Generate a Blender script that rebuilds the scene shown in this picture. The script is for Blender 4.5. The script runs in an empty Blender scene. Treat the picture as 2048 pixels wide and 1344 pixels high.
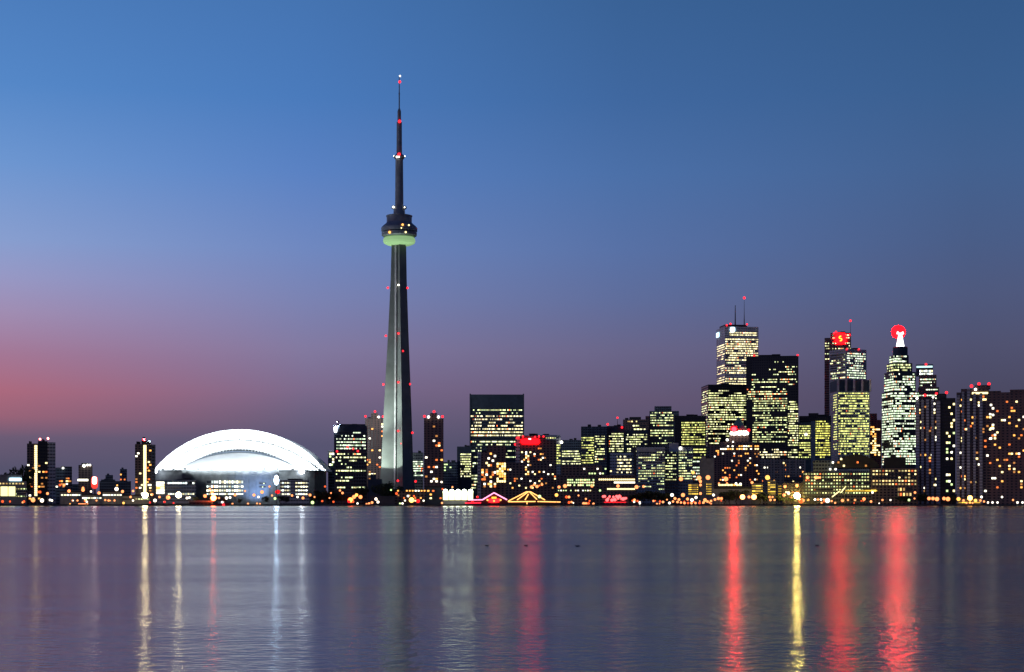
import bpy, math, random
from mathutils import Vector, Matrix
from math import sin, cos, pi, radians as R, atan2, sqrt
random.seed(7)
S = bpy.context.scene
COL = S.collection

# ------------------------------------------------------------------ camera
F = 2048 * 60 / 36.0            # focal length in photo pixels
HY = 1006                       # horizon row of the photograph
CH = 3.0                        # eye height above the water
G = 1.5                         # ground level of the city
cd = bpy.data.cameras.new('camera'); cam = bpy.data.objects.new('camera', cd); COL.objects.link(cam)
cd.lens = 60; cd.sensor_width = 36; cd.sensor_fit = 'HORIZONTAL'
cd.shift_y = (HY - 672) / 2048.0
cd.clip_start = 0.5; cd.clip_end = 200000
cam.location = (0, 0, CH); cam.rotation_euler = (R(90), 0, 0)
S.camera = cam
S.view_settings.view_transform = 'Standard'; S.view_settings.look = 'None'
S.view_settings.exposure = 0.0; S.view_settings.gamma = 1.0
S.cycles.use_denoising = True
S.cycles.max_bounces = 6; S.cycles.glossy_bounces = 4; S.cycles.diffuse_bounces = 2
S.cycles.sample_clamp_indirect = 6.0
S.cycles.caustics_reflective = False

def lin(c):
    return tuple(((v / 255) / 12.92 if v / 255 <= .04045 else ((v / 255 + .055) / 1.055) ** 2.4) for v in c) + (1.0,)

# ------------------------------------------------------------------ sky (dusk, afterglow in the west)
W = bpy.data.worlds.new('World'); S.world = W; W.use_nodes = True
nt = W.node_tree; N = nt.nodes; L = nt.links
bg = N['Background']
tc = N.new('ShaderNodeTexCoord'); sp = N.new('ShaderNodeSeparateXYZ'); L.new(tc.outputs['Generated'], sp.inputs[0])
def wm(op, a, b=None):
    n = N.new('ShaderNodeMath'); n.operation = op
    for i, v in enumerate((a, b)):
        if v is None: continue
        if isinstance(v, (int, float)): n.inputs[i].default_value = v
        else: L.new(v, n.inputs[i])
    return n.outputs[0]
tz = wm('MULTIPLY', wm('MAXIMUM', sp.outputs[2], 0.0), 2.0)
hyp = wm('SQRT', wm('ADD', wm('MULTIPLY', sp.outputs[0], sp.outputs[0]), wm('MULTIPLY', sp.outputs[1], sp.outputs[1])))
sa = wm('DIVIDE', sp.outputs[0], wm('MAXIMUM', hyp, 1e-4))
def ramp(stops):
    r = N.new('ShaderNodeValToRGB'); el = r.color_ramp.elements
    pts = []
    for py, c in stops:
        q = (HY - py) / F; g_ = .3 * c[0] + .55 * c[1] + .15 * c[2]; pts.append((2 * q / sqrt(1 + q * q), lin(tuple(v * .93 + g_ * .07 for v in c))))
    pts.sort()
    while len(el) < len(pts): el.new(0.5)
    for e, (p, c) in zip(el, pts): e.position = min(p, 1); e.color = c
    L.new(tz, r.inputs[0]); return r.outputs[0]
r1 = ramp([(-900, (22, 52, 108)), (0, (72, 124, 192)), (200, (82, 136, 205)), (350, (106, 150, 213)), (500, (134, 158, 211)), (570, (150, 152, 200)), (640, (161, 140, 180)), (720, (166, 118, 150)), (790, (174, 104, 126)), (840, (154, 98, 120)), (880, (108, 91, 118)), (940, (86, 83, 110))])
r2 = ramp([(-900, (20, 48, 104)), (0, (66, 116, 182)), (200, (71, 123, 193)), (350, (88, 130, 200)), (500, (110, 136, 196)), (600, (122, 131, 182)), (700, (131, 121, 162)), (780, (125, 106, 142)), (835, (106, 95, 127)), (890, (88, 85, 115))])
r3 = ramp([(-900, (16, 40, 86)), (0, (55, 98, 154)), (200, (61, 104, 164)), (350, (73, 112, 172)), (500, (86, 113, 169)), (600, (94, 109, 158)), (700, (105, 101, 139)), (800, (102, 88, 119)), (900, (82, 78, 106))])
r4 = ramp([(-900, (14, 34, 76)), (0, (50, 90, 142)), (200, (56, 95, 147)), (350, (65, 97, 147)), (500, (72, 93, 138)), (600, (78, 89, 128)), (700, (80, 82, 114)), (790, (75, 73, 100)), (900, (69, 67, 94))])
def wmix(a, b, lo, hi):
    mr = N.new('ShaderNodeMapRange'); mr.inputs[1].default_value = lo; mr.inputs[2].default_value = hi
    L.new(sa, mr.inputs[0])
    m = N.new('ShaderNodeMix'); m.data_type = 'RGBA'; L.new(mr.outputs[0], m.inputs[0]); L.new(a, m.inputs[6]); L.new(b, m.inputs[7])
    return m.outputs[2]
skyc = wmix(wmix(wmix(r1, r2, -.285, -.12), r3, -.12, .066), r4, .066, .26)
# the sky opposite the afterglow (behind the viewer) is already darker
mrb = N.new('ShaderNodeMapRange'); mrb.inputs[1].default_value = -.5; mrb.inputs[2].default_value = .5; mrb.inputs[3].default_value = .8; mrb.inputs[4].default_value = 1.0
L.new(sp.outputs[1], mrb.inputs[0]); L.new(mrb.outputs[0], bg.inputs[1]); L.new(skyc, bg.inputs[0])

# the last glow of the sun, just gone in the west
sd = bpy.data.lights.new('sun', 'SUN'); sd.energy = 0.12; sd.angle = R(25); sd.color = (1, .62, .6)
so = bpy.data.objects.new('sun', sd); COL.objects.link(so); so.rotation_euler = (R(84), 0, R(-62))

# ------------------------------------------------------------------ materials
def newmat(name):
    m = bpy.data.materials.new(name); m.use_nodes = True
    return m, m.node_tree.nodes, m.node_tree.links, m.node_tree.nodes['Principled BSDF']
def mth(n, l, op, a, b=None):
    x = n.new('ShaderNodeMath'); x.operation = op
    for i, v in enumerate((a, b)):
        if v is None: continue
        if isinstance(v, (int, float)): x.inputs[i].default_value = v
        else: l.new(v, x.inputs[i])
    return x.outputs[0]
def plain(name, col, rough=.7, metal=0, var=.25, scale=.15):
    m, n, l, p = newmat(name)
    t = n.new('ShaderNodeTexCoord'); z = n.new('ShaderNodeTexNoise'); z.inputs['Scale'].default_value = scale; z.inputs['Detail'].default_value = 5
    l.new(t.outputs['Object'], z.inputs['Vector'])
    r = n.new('ShaderNodeValToRGB'); r.color_ramp.elements[0].position = .3; r.color_ramp.elements[1].position = .7
    r.color_ramp.elements[0].color = tuple(c * (1 - var) for c in col) + (1,); r.color_ramp.elements[1].color = tuple(min(1, c * (1 + var)) for c in col) + (1,)
    l.new(z.outputs[0], r.inputs[0]); l.new(r.outputs[0], p.inputs['Base Color'])
    p.inputs['Roughness'].default_value = rough; p.inputs['Metallic'].default_value = metal
    return m
def facade(name, col, glass=(.012, .016, .022), fh=3.8, pw=3.2, gz=.5, gx=.75, rough=.6):
    """wall with a regular grid of unlit panes (a surface pattern)"""
    m, n, l, p = newmat(name)
    t = n.new('ShaderNodeTexCoord'); s = n.new('ShaderNodeSeparateXYZ'); l.new(t.outputs['Object'], s.inputs[0])
    fz = mth(n, l, 'LESS_THAN', mth(n, l, 'FRACT', mth(n, l, 'DIVIDE', s.outputs[2], fh)), gz)
    fx = mth(n, l, 'LESS_THAN', mth(n, l, 'FRACT', mth(n, l, 'DIVIDE', mth(n, l, 'ADD', s.outputs[0], s.outputs[1]), pw)), gx)
    g = mth(n, l, 'MULTIPLY', fz, fx)
    z = n.new('ShaderNodeTexNoise'); z.inputs['Scale'].default_value = .06; z.inputs['Detail'].default_value = 6
    l.new(t.outputs['Object'], z.inputs['Vector'])
    r = n.new('ShaderNodeValToRGB'); r.color_ramp.elements[0].position = .3; r.color_ramp.elements[1].position = .7
    r.color_ramp.elements[0].color = tuple(c * .75 for c in col) + (1,); r.color_ramp.elements[1].color = tuple(c * 1.2 for c in col) + (1,)
    l.new(z.outputs[0], r.inputs[0])
    mx = n.new('ShaderNodeMix'); mx.data_type = 'RGBA'; l.new(g, mx.inputs[0]); l.new(r.outputs[0], mx.inputs[6]); mx.inputs[7].default_value = glass + (1,)
    l.new(mx.outputs[2], p.inputs['Base Color'])
    rr = n.new('ShaderNodeMapRange'); l.new(g, rr.inputs[0]); rr.inputs[3].default_value = rough; rr.inputs[4].default_value = .2
    l.new(rr.outputs[0], p.inputs['Roughness'])
    return m
def emat(name, col, st, sample=False):
    m, n, l, p = newmat(name)
    c = lin(col) if max(col) > 1 else tuple(col) + (1,)
    p.inputs['Base Color'].default_value = tuple(v * .5 for v in c[:3]) + (1,)
    p.inputs['Emission Color'].default_value = c; p.inputs['Emission Strength'].default_value = st
    m.cycles.emission_sampling = 'FRONT' if sample else 'NONE'
    return m
def bandmat(name, pw=1.6, thr=.45, ca=(255, 246, 170), cb=(235, 255, 190), st=2.0, orange=.04, mull=.16):
    """one storey of office glazing: each pane lit or dark on its own"""
    m, n, l, p = newmat(name)
    t = n.new('ShaderNodeTexCoord'); s = n.new('ShaderNodeSeparateXYZ'); l.new(t.outputs['Object'], s.inputs[0])
    oi = n.new('ShaderNodeObjectInfo'); rnd = oi.outputs['Random']; r9 = mth(n, l, 'MULTIPLY', rnd, 977.0)
    u = mth(n, l, 'DIVIDE', mth(n, l, 'ADD', s.outputs[0], 500.0), pw); idx = mth(n, l, 'FLOOR', u); fr = mth(n, l, 'FRACT', u)
    def wn(a):
        c = n.new('ShaderNodeCombineXYZ'); l.new(a, c.inputs[0]); l.new(r9, c.inputs[1])
        w = n.new('ShaderNodeTexWhiteNoise'); w.noise_dimensions = '2D'; l.new(c.outputs[0], w.inputs['Vector']); return w
    fine = wn(idx); coarse = wn(mth(n, l, 'FLOOR', mth(n, l, 'ADD', mth(n, l, 'DIVIDE', idx, 6.0), mth(n, l, 'MULTIPLY', rnd, 5.0))))
    sc = n.new('ShaderNodeSeparateColor'); l.new(fine.outputs['Color'], sc.inputs[0])
    v = mth(n, l, 'ADD', mth(n, l, 'ADD', mth(n, l, 'MULTIPLY', coarse.outputs['Value'], .40), mth(n, l, 'MULTIPLY', fine.outputs['Value'], .2)), mth(n, l, 'MULTIPLY', rnd, .40))
    lit = mth(n, l, 'MULTIPLY', mth(n, l, 'GREATER_THAN', v, thr), mth(n, l, 'GREATER_THAN', fr, mull))
    mx = n.new('ShaderNodeMix'); mx.data_type = 'RGBA'; l.new(sc.outputs[0], mx.inputs[0]); mx.inputs[6].default_value = lin(ca); mx.inputs[7].default_value = lin(cb)
    mo = n.new('ShaderNodeMix'); mo.data_type = 'RGBA'; l.new(mth(n, l, 'GREATER_THAN', sc.outputs[1], 1 - orange), mo.inputs[0]); l.new(mx.outputs[2], mo.inputs[6]); mo.inputs[7].default_value = lin((255, 120, 60))
    l.new(mo.outputs[2], p.inputs['Emission Color'])
    stv = mth(n, l, 'MULTIPLY', mth(n, l, 'ADD', mth(n, l, 'MULTIPLY', mth(n, l, 'POWER', sc.outputs[2], 1.6), 2.1), .32), st)
    l.new(mth(n, l, 'MULTIPLY', lit, stv), p.inputs['Emission Strength'])
    p.inputs['Base Color'].default_value = (.02, .025, .032, 1); p.inputs['Roughness'].default_value = .18
    m.cycles.emission_sampling = 'NONE'
    return m

M = {}
M['black'] = facade('black_steel_facade', (.018, .018, .02))
M['dark'] = facade('dark_grey_facade', (.08, .085, .095))
M['slate'] = facade('slate_blue_facade', (.09, .12, .16))
M['mech'] = plain('plant_room_cladding', (.03, .045, .07), .6)
M['grey'] = facade('grey_concrete_facade', (.52, .52, .53), (.04, .045, .05), gz=.34)
M['pale'] = facade('pale_stone_facade', (.6, .55, .55), (.12, .12, .13), gz=.35)
M['pale_plain'] = plain('pale_stone', (.5, .48, .48), .7)
M['conc'] = plain('dull_concrete', (.26, .25, .24), .85)
M['brown'] = facade('brown_brick_facade', (.21, .115, .1), fh=3, pw=4.5, gz=.5, gx=.45)
M['redstone'] = facade('red_granite_facade', (.3, .12, .1), (.03, .02, .02), fh=4, pw=3, gz=.4, gx=.9)
M['tan'] = facade('tan_brick_facade', (.4, .32, .25), fh=3.4, pw=4, gz=.5, gx=.5)
M['dkbrown'] = facade('dark_brown_facade', (.15, .1, .09), fh=3, pw=4, gz=.55, gx=.6)
M['rib'] = plain('pale_balcony_concrete', (.3, .3, .34), .8)
M['roof'] = plain('dark_roofing', (.025, .025, .028), .8)
M['copper'] = plain('green_copper', (.14, .26, .24), .6)
M['steel'] = plain('dark_painted_steel', (.02, .022, .025), .5)
M['tower'] = plain('tower_concrete', (.19, .2, .19), .85, var=.15, scale=.08)
M['pod'] = plain('tower_pod_cladding', (.2, .22, .25), .45)
M['mast'] = plain('tower_mast_steel', (.24, .25, .26), .5)
M['glassdark'] = plain('dark_glass', (.012, .015, .02), .12, var=.05)
M['white'] = plain('white_roof_membrane', (.8, .8, .8), .6, var=.03)
M['backing'] = plain('truss_shade_and_seam', (.03, .036, .038), .8)  # near-black colour painted in for truss recess shade; roof seams share it
M['drum'] = plain('stadium_concrete', (.085, .09, .095), .8)
M['bark'] = plain('bark', (.04, .03, .022), .9)
M['leaf'] = plain('leaves', (.03, .05, .02), .8, var=.5, scale=.6)
M['land'] = plain('ground_paving', (.04, .04, .038), .9, scale=.02)
M['quay'] = plain('quay_concrete', (.09, .085, .08), .9, scale=.3)
M['hull_red'] = plain('red_boat_paint', (.35, .02, .02), .4)
M['hull'] = plain('dark_boat_paint', (.02, .02, .025), .4)
M['bird'] = plain('dark_feathers', (.02, .018, .016), .7, scale=8)
# lit things
M['b_warm'] = bandmat('office_storey_warm', thr=.36, ca=(255, 236, 160), cb=(255, 246, 200), st=1.5)
M['b_green'] = bandmat('office_storey_greenish', thr=.38, ca=(240, 252, 155), cb=(255, 250, 195), st=1.35, orange=.02)
M['b_yellow'] = bandmat('office_storey_yellow', thr=.34, ca=(250, 234, 105), cb=(240, 245, 120), st=1.05, orange=.0)
M['b_ygreen'] = bandmat('office_storey_yellow_green', thr=.33, ca=(250, 240, 140), cb=(230, 245, 135), st=1.2, orange=.01)
M['b_cool'] = bandmat('office_storey_cool', thr=.38, ca=(205, 240, 190), cb=(245, 255, 225), st=1.5, orange=.05)
M['b_dim'] = bandmat('office_storey_few_lit', thr=.56, ca=(255, 240, 170), cb=(225, 250, 190), st=1.5, orange=.05)
M['b_black'] = bandmat('office_storey_scattered', pw=1.9, thr=.53, ca=(255, 244, 170), cb=(235, 255, 190), st=1.6, orange=.14, mull=.3)
M['b_mid'] = bandmat('office_storey_half_lit', pw=2.2, thr=.43, ca=(255, 246, 165), cb=(225, 250, 180), st=1.3, orange=.03, mull=.25)
M['b_pod'] = bandmat('stadium_storey', pw=3, thr=.2, ca=(255, 240, 180), cb=(225, 250, 255), st=2.2, orange=.0, mull=.25)
M['b_deck'] = bandmat('parking_deck_strip', pw=6, thr=.12, ca=(255, 200, 60), cb=(255, 215, 90), st=1.2, orange=.0, mull=.06)
M['b_arcade'] = bandmat('terminal_storey', pw=3.0, thr=.40, ca=(255, 236, 150), cb=(215, 245, 170), st=1.1, orange=.05, mull=.45)
M['b_warmgrid'] = bandmat('terminal_storey_warm', pw=3.4, thr=.33, ca=(255, 200, 120), cb=(255, 240, 165), st=1.3, orange=.05, mull=.42)
WIN = [emat('lit_window_cream', (255, 232, 160), 2.6), emat('lit_window_amber', (255, 176, 84), 2.2), emat('lit_window_white', (255, 250, 224), 3.2),
       emat('lit_window_orange', (255, 128, 60), 1.5), emat('lit_window_dim', (255, 170, 90), .7)]
WING = [emat('lit_window_greenish', (220, 250, 170), 1.6), WIN[0], WIN[2]]
M['red'] = emat('red_beacon_lens', (255, 34, 44), 3.0)
M['wht'] = emat('white_lamp_lens', (255, 252, 235), 5.0)
M['redsign'] = emat('red_sign_face', (1, .0003, .0005), 62.0, True)
M['redsoft'] = emat('red_neon_glow', (255, 30, 40), 1.6)
M['cyan'] = emat('cyan_white_sign', (190, 235, 255), 3.0)
M['crown'] = emat('lit_crown_glass', (200, 245, 245), 1.5)

# ------------------------------------------------------------------ mesh builder
class MB:
    def __init__(s): s.v = []; s.f = []
    def box(s, x0, x1, y0, y1, z0, z1):
        b = len(s.v)
        s.v += [(x0, y0, z0), (x1, y0, z0), (x1, y1, z0), (x0, y1, z0), (x0, y0, z1), (x1, y0, z1), (x1, y1, z1), (x0, y1, z1)]
        s.f += [tuple(b + i for i in q) for q in ((0, 3, 2, 1), (4, 5, 6, 7), (0, 1, 5, 4), (1, 2, 6, 5), (2, 3, 7, 6), (3, 0, 4, 7))]
        return s
    def loft(s, rings, cap=True):
        b = len(s.v); n = len(rings[0])
        for r in rings: s.v += r
        for i in range(len(rings) - 1):
            for j in range(n):
                k = (j + 1) % n
                s.f.append((b + i * n + j, b + i * n + k, b + (i + 1) * n + k, b + (i + 1) * n + j))
        if cap:
            s.f.append(tuple(b + j for j in reversed(range(n)))); e = b + (len(rings) - 1) * n
            s.f.append(tuple(e + j for j in range(n)))
        return s
    def lathe(s, prof, n=32, cx=0, cy=0):
        return s.loft([[(cx + r * cos(2 * pi * j / n), cy + r * sin(2 * pi * j / n), z) for j in range(n)] for z, r in prof])
    def tube(s, pts, rads, n=6):
        rings = []
        for i, p in enumerate(pts):
            a = pts[max(0, i - 1)]; c = pts[min(len(pts) - 1, i + 1)]
            d = [c[k] - a[k] for k in range(3)]; q = sqrt(sum(x * x for x in d)) or 1; d = [x / q for x in d]
            up = (0, 0, 1) if abs(d[2]) < .9 else (1, 0, 0)
            e = (d[1] * up[2] - d[2] * up[1], d[2] * up[0] - d[0] * up[2], d[0] * up[1] - d[1] * up[0])
            q = sqrt(sum(x * x for x in e)); e = [x / q for x in e]
            g = (d[1] * e[2] - d[2] * e[1], d[2] * e[0] - d[0] * e[2], d[0] * e[1] - d[1] * e[0])
            r = rads[i] if isinstance(rads, (list, tuple)) else rads
            rings.append([tuple(p[k] + r * (cos(2 * pi * j / n) * e[k] + sin(2 * pi * j / n) * g[k]) for k in range(3)) for j in range(n)])
        return s.loft(rings)
    def ball(s, r, n=10, m=6, c=(0, 0, 0), sz=1, sx=1, sy=1):
        rings = []
        for i in range(m + 1):
            a = pi * (i + .02) / (m + .04) - pi / 2
            rings.append([(c[0] + sx * r * cos(a) * cos(2 * pi * j / n), c[1] + sy * r * cos(a) * sin(2 * pi * j / n), c[2] + sz * r * sin(a)) for j in range(n)])
        return s.loft(rings)
    def prism(s, poly, y0, y1):
        """polygon in x,z extruded along y"""
        return s.loft([[(x, y0, z) for x, z in poly], [(x, y1, z) for x, z in poly]])
    def mesh(s, name, mat):
        me = bpy.data.meshes.new(name); me.from_pydata(s.v, [], s.f); me.materials.append(mat); me.validate(); return me
    def build(s, name, mat, parent=None, smooth=False):
        me = s.mesh(name, mat)
        if smooth:
            for p in me.polygons: p.use_smooth = True
        return link(name, me, parent)
def link(name, me, parent=None, loc=(0, 0, 0), rz=0, sc=None):
    o = bpy.data.objects.new(name, me); COL.objects.link(o)
    if parent is not None: o.parent = parent
    o.location = loc; o.rotation_euler = (0, 0, rz)
    if sc: o.scale = sc if isinstance(sc, tuple) else (sc, sc, sc)
    return o
def tag(o, label, cat, group=None, kind=None):
    if label: o['label'] = label
    if cat: o['category'] = cat
    if group: o['group'] = group
    if kind: o['kind'] = kind
    return o
def empty(name, loc, rz=0):
    o = link(name, None, None, loc, rz); return o
def X(px, Y): return (px - 1024) / F * Y
def Z(py, Y): return CH + (HY - py) / F * Y

BALL = {k: MB().ball(1).mesh('lens', M[m]) for k, m in (('r', 'red'), ('w', 'wht'))}
WME = {}
class Bld:
    """a building whose front face is given by photo columns at its real distance; th = turn that shows its west side"""
    def __init__(s, name, label, Y, x0, xl=None, xr=None, cat='building', group=None):
        s.Y = Y; s.X0 = X(x0, Y); s.q0 = x0; m = Y / F
        th = atan2(x0 - xl, xr - x0) if xl is not None else 0
        s.ph = -atan2(s.X0, Y) + th
        s.root = tag(empty(name, (s.X0, Y, G), s.ph), label, cat, group)
        s.sd = s.t(xl) if xl is not None else None
    def l(s, px):
        q = (px - 1024) / F; return (s.X0 - q * s.Y) / (q * sin(s.ph) - cos(s.ph))
    def t(s, px):
        q = (px - 1024) / F; return (s.X0 - q * s.Y) / (sin(s.ph) + q * cos(s.ph))
    def z(s, py): return max(0.0, Z(py, s.Y) - G)
    def body(s, mat, a, b, top, bot=None, depth=None, fwd=0, name='wall'):
        d = depth if depth else (s.sd or 24)
        if name == 'wall' and b - a > 18 and s.Y > 1900:
            rg = random.Random(int(a * 3 + b)); x0, x1 = s.l(a), s.l(b)
            for _ in range(2):
                w_ = (x1 - x0) * rg.uniform(.12, .3); c_ = rg.uniform(x0 + w_, x1 - w_)
                MB().box(c_ - w_ / 2, c_ + w_ / 2, 5, min(d - 2, 12), s.z(top), s.z(top) + rg.uniform(1.2, 3.2)).build('roof_plant', M['roof'], s.root)
        return MB().box(s.l(a), s.l(b), -fwd, d, s.z(bot) if bot else 0, s.z(top)).build(name, M[mat], s.root)
    def bands(s, mat, a, b, top, bot, pitch=5.0, frac=.5, side=None, fwd=0, skip=()):
        la, lb = (s.l(a), s.l(b)) if not side else (s.t(side[0]), s.t(side[1]))
        if la > lb: la, lb = lb, la
        n = max(1, int(round((bot - top) / pitch))); h = pitch * s.Y / F * frac * .74
        me = MB().box(-(lb - la) / 2, (lb - la) / 2, -.12, .12, -h / 2, h / 2).mesh('window_band', M[mat])
        for i in range(n):
            if i in skip: continue
            zz = s.z(top + (i + .5) * (bot - top) / n)
            if side: link('window_band', me, s.root, (-.12 - fwd, (la + lb) / 2, zz), -pi / 2)
            else: link('window_band', me, s.root, ((la + lb) / 2, -.12 - fwd, zz))
    def wins(s, a, b, top, bot, cols, rows, n, pal=WIN, w=2.3, h=1.7, fwd=0, wt=None, seed=0):
        rg = random.Random(seed or int(a * 7 + top * 13))
        cells = [(i, j) for i in range(cols) for j in range(rows)]
        if n < len(cells): cells = rg.sample(cells, n)
        for i, j in cells:
            k = rg.choices(range(len(pal)), wt)[0] if wt else rg.randrange(len(pal))
            key = (pal[k].name, w, h)
            if key not in WME: WME[key] = MB().box(-w / 2, w / 2, -.15, .15, -h / 2, h / 2).mesh('window', pal[k])
            px = a + (i + .5) * (b - a) / cols; py = top + (j + .5) * (bot - top) / rows
            link('window', WME[key], s.root, (s.l(px), -.15 - fwd, s.z(py)))
    def lamp(s, px, py, k='r', r=2.2, back=1.0, name=None):
        z = s.z(py); x = s.l(px)
        return link(name or {'r': 'beacon', 'w': 'roof_lamp'}[k], BALL[k], s.root, (x, back, z), 0, r * .7)
    def mast(s, px, y0, y1, r=.6, name='antenna', back=8):
        return MB().tube([(s.l(px), back, s.z(y0)), (s.l(px), back, s.z(y1))], [r * 1.3, r * .6]).build(name, M['steel'], s.root)
    def sign(s, px, py, wpx, hpx, mat, name='sign', fwd=.6, rnd=True):
        m = s.Y / F; a, h = wpx * m / 2, hpx * m / 2; pts = []
        n = 24
        for i in range(n):
            t = 2 * pi * i / n; c, d = cos(t), sin(t); e = .55 if rnd else .25
            pts.append((math.copysign(abs(c) ** e, c) * a + s.l(px), math.copysign(abs(d) ** e, d) * h + s.z(py)))
        return MB().prism(pts, -fwd - .5, -fwd).build(name, M[mat] if isinstance(mat, str) else mat, s.root)

# ------------------------------------------------------------------ water and land
def water_mat():
    m, n, l, p = newmat('harbour_water')
    p.inputs['Base Color'].default_value = (.006, .012, .024, 1); p.inputs['IOR'].default_value = 1.33
    t = n.new('ShaderNodeTexCoord')
    def noise(sx, sy, det):
        mp = n.new('ShaderNodeMapping'); mp.inputs['Scale'].default_value = (sx, sy, 1); l.new(t.outputs['Object'], mp.inputs[0])
        z = n.new('ShaderNodeTexNoise'); z.inputs['Scale'].default_value = 1; z.inputs['Detail'].default_value = det; l.new(mp.outputs[0], z.inputs['Vector']); return z.outputs[0]
    swell = noise(.06, .16, 2); rip = noise(2.2, 2.6, 3); calm = noise(.0016, .012, 4)
    b1 = n.new('ShaderNodeBump'); b1.inputs['Distance'].default_value = 1.0; b1.inputs['Strength'].default_value = .06; l.new(swell, b1.inputs['Height'])
    long_ = noise(.012, .034, 3); b0 = n.new('ShaderNodeBump'); b0.inputs['Distance'].default_value = 5.0; b0.inputs['Strength'].default_value = .05; l.new(long_, b0.inputs['Height']); l.new(b0.outputs[0], b1.inputs['Normal'])
    b2 = n.new('ShaderNodeBump'); b2.inputs['Distance'].default_value = .1; b2.inputs['Strength'].default_value = .25; l.new(rip, b2.inputs['Height']); l.new(b1.outputs[0], b2.inputs['Normal'])
    l.new(b2.outputs[0], p.inputs['Normal'])
    mr = n.new('ShaderNodeMapRange'); mr.inputs[1].default_value = .35; mr.inputs[2].default_value = .65; mr.inputs[3].default_value = .12; mr.inputs[4].default_value = .21
    l.new(calm, mr.inputs[0]); l.new(mr.outputs[0], p.inputs['Roughness'])
    df = n.new('ShaderNodeBsdfDiffuse'); df.inputs[0].default_value = (.02, .05, .058, 1)
    ms = n.new('ShaderNodeMixShader'); ms.inputs[0].default_value = .22; l.new(p.outputs[0], ms.inputs[1]); l.new(df.outputs[0], ms.inputs[2])
    l.new(ms.outputs[0], n['Material Output'].inputs['Surface'])
    return m
QY = 1770.0
wo = MB(); wo.v = [(-9000, -2500, 0), (9000, -2500, 0), (9000, QY + 2, 0), (-9000, QY + 2, 0)]; wo.f = [(0, 1, 2, 3)]
tag(wo.build('water', water_mat()), None, None, None, 'structure')
lo = MB(); lo.v = [(-60000, QY + .5, G), (60000, QY + .5, G), (60000, 90000, G), (-60000, 90000, G)]; lo.f = [(0, 1, 2, 3)]
tag(lo.build('ground', M['land']), None, None, None, 'structure')
sw = MB(); sw.box(-1500, 1500, QY - .5, QY + 1.5, -2, G + .25)
tag(sw.build('seawall', M['quay']), 'long dark concrete seawall at the edge of the water', 'seawall')

# ------------------------------------------------------------------ the tall communications tower
TY = 2200.0; TM = TY / F; TX = X(798.5, TY)
tw = tag(empty('observation_tower', (TX, TY, G)), 'very tall concrete tower with a round pod and needle mast', 'tower')
def tz_(py): return Z(py, TY) - G
LV = [(1010, 27, 7.2, 9.0), (930, 22.6, 6.6, 8.2), (850, 20.4, 6.2, 7.8), (760, 17.4, 5.6, 7.4), (660, 13.8, 5.0, 7.0), (560, 10.8, 4.5, 6.8), (485, 9.6, 4.3, 6.6)]
rings = []
for py, rr, w, c in LV:
    ring = []
    for k in range(3):
        a = R(180 + 120 * k); dx, dy = cos(a), sin(a); nx, ny = -dy, dx
        ring += [(rr * dx - w * nx, rr * dy - w * ny), (rr * dx + w * nx, rr * dy + w * ny)]
        b = a + R(60); ex, ey = cos(b), sin(b); fx, fy = -ey, ex
        cc = max(c, w * 1.3)
        ring += [(cc * ex - 2.6 * fx, cc * ey - 2.6 * fy), (cc * ex + 2.6 * fx, cc * ey + 2.6 * fy)]
    rings.append([(x, y, tz_(py) if py != 1010 else 0) for x, y in ring])
MB().loft(rings).build('shaft', M['tower'], tw)
# glazed lift shaft running up the groove that faces the harbour
a = R(240)
for off in (-1.5,):
    pts = []
    rg = []
    for py, rr, w, c in LV[:]:
        cc = max(c, w * 1.3) + .9
        x0, y0 = cc * cos(a), cc * sin(a); z = tz_(py) if py != 1010 else 0
        rg.append([(x0 + 1.6 * cos(a + q) , y0 + 1.6 * sin(a + q), z) for q in (R(45), R(135), R(225), R(315))])
    MB().loft(rg).build('lift_shaft', M['pale_plain'], tw)
def lat(name, mat, prof, n=40): return MB().lathe([(tz_(py), r * TM) for py, r in prof], n).build(name, M[mat], tw)
o = lat('radome', 'white', [(491, 13), (490, 24), (487, 30.5), (483, 32.3), (478.5, 32), (475.5, 29.5), (474, 13)])
o.data.materials[0] = emat('glowing_green_white_radome', (185, 235, 165), .5)  # even emission stands in for the lights on the radome
lat('lower_deck', 'pod', [(474, 13), (474, 31.5), (471.5, 35), (466, 35.4), (465.6, 34.2), (463.2, 34.2), (462.8, 36.2), (457, 36.2), (456, 36)])
lat('deck_glazing', 'glassdark', [(463.6, 30), (463.6, 34.7), (465.4, 34.7), (465.4, 30)])
lat('deck_roof', 'pod', [(456, 36), (453, 33.5), (448, 27.5), (446, 25.8), (445, 25.2)])
lat('upper_deck', 'pod', [(445, 25.2), (434, 25.2), (433.4, 26.2), (431.6, 26.2), (431, 24), (430.5, 10)])
lat('mast_base', 'mast', [(431, 12), (420, 11.2), (418, 10.8), (412, 9)])
lat('concrete_mast', 'mast', [(413, 8.4), (318, 7.6)])
lat('sky_pod', 'pod', [(319, 8), (316, 10.2), (314.5, 11.6), (312.5, 11.6), (311, 8.6), (308.5, 6.6)])
lat('antenna', 'mast', [(309, 5.6), (246, 5.2), (245.8, 5.4), (244.5, 5.4), (244, 3.7), (224, 3.5), (223, 3.6), (217.5, 1.9), (217, 1.25), (189, 1.2), (188.8, 1.6), (187, 1.6), (186.8, 1.1), (153, .75)], 12)
def tl(px, py, k, r, ydist, arm=True, name=None):
    x = (px - 798.5) * TM; b = link(name or ('beacon' if k == 'r' else 'tower_lamp'), BALL[k], tw, (x, ydist, tz_(py)), 0, r)
    if arm: MB().tube([(0, 0, 0), (-x / r * .35, -ydist / r * .35, 0)], .25 / r).build('bracket', M['steel'], b)
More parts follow.
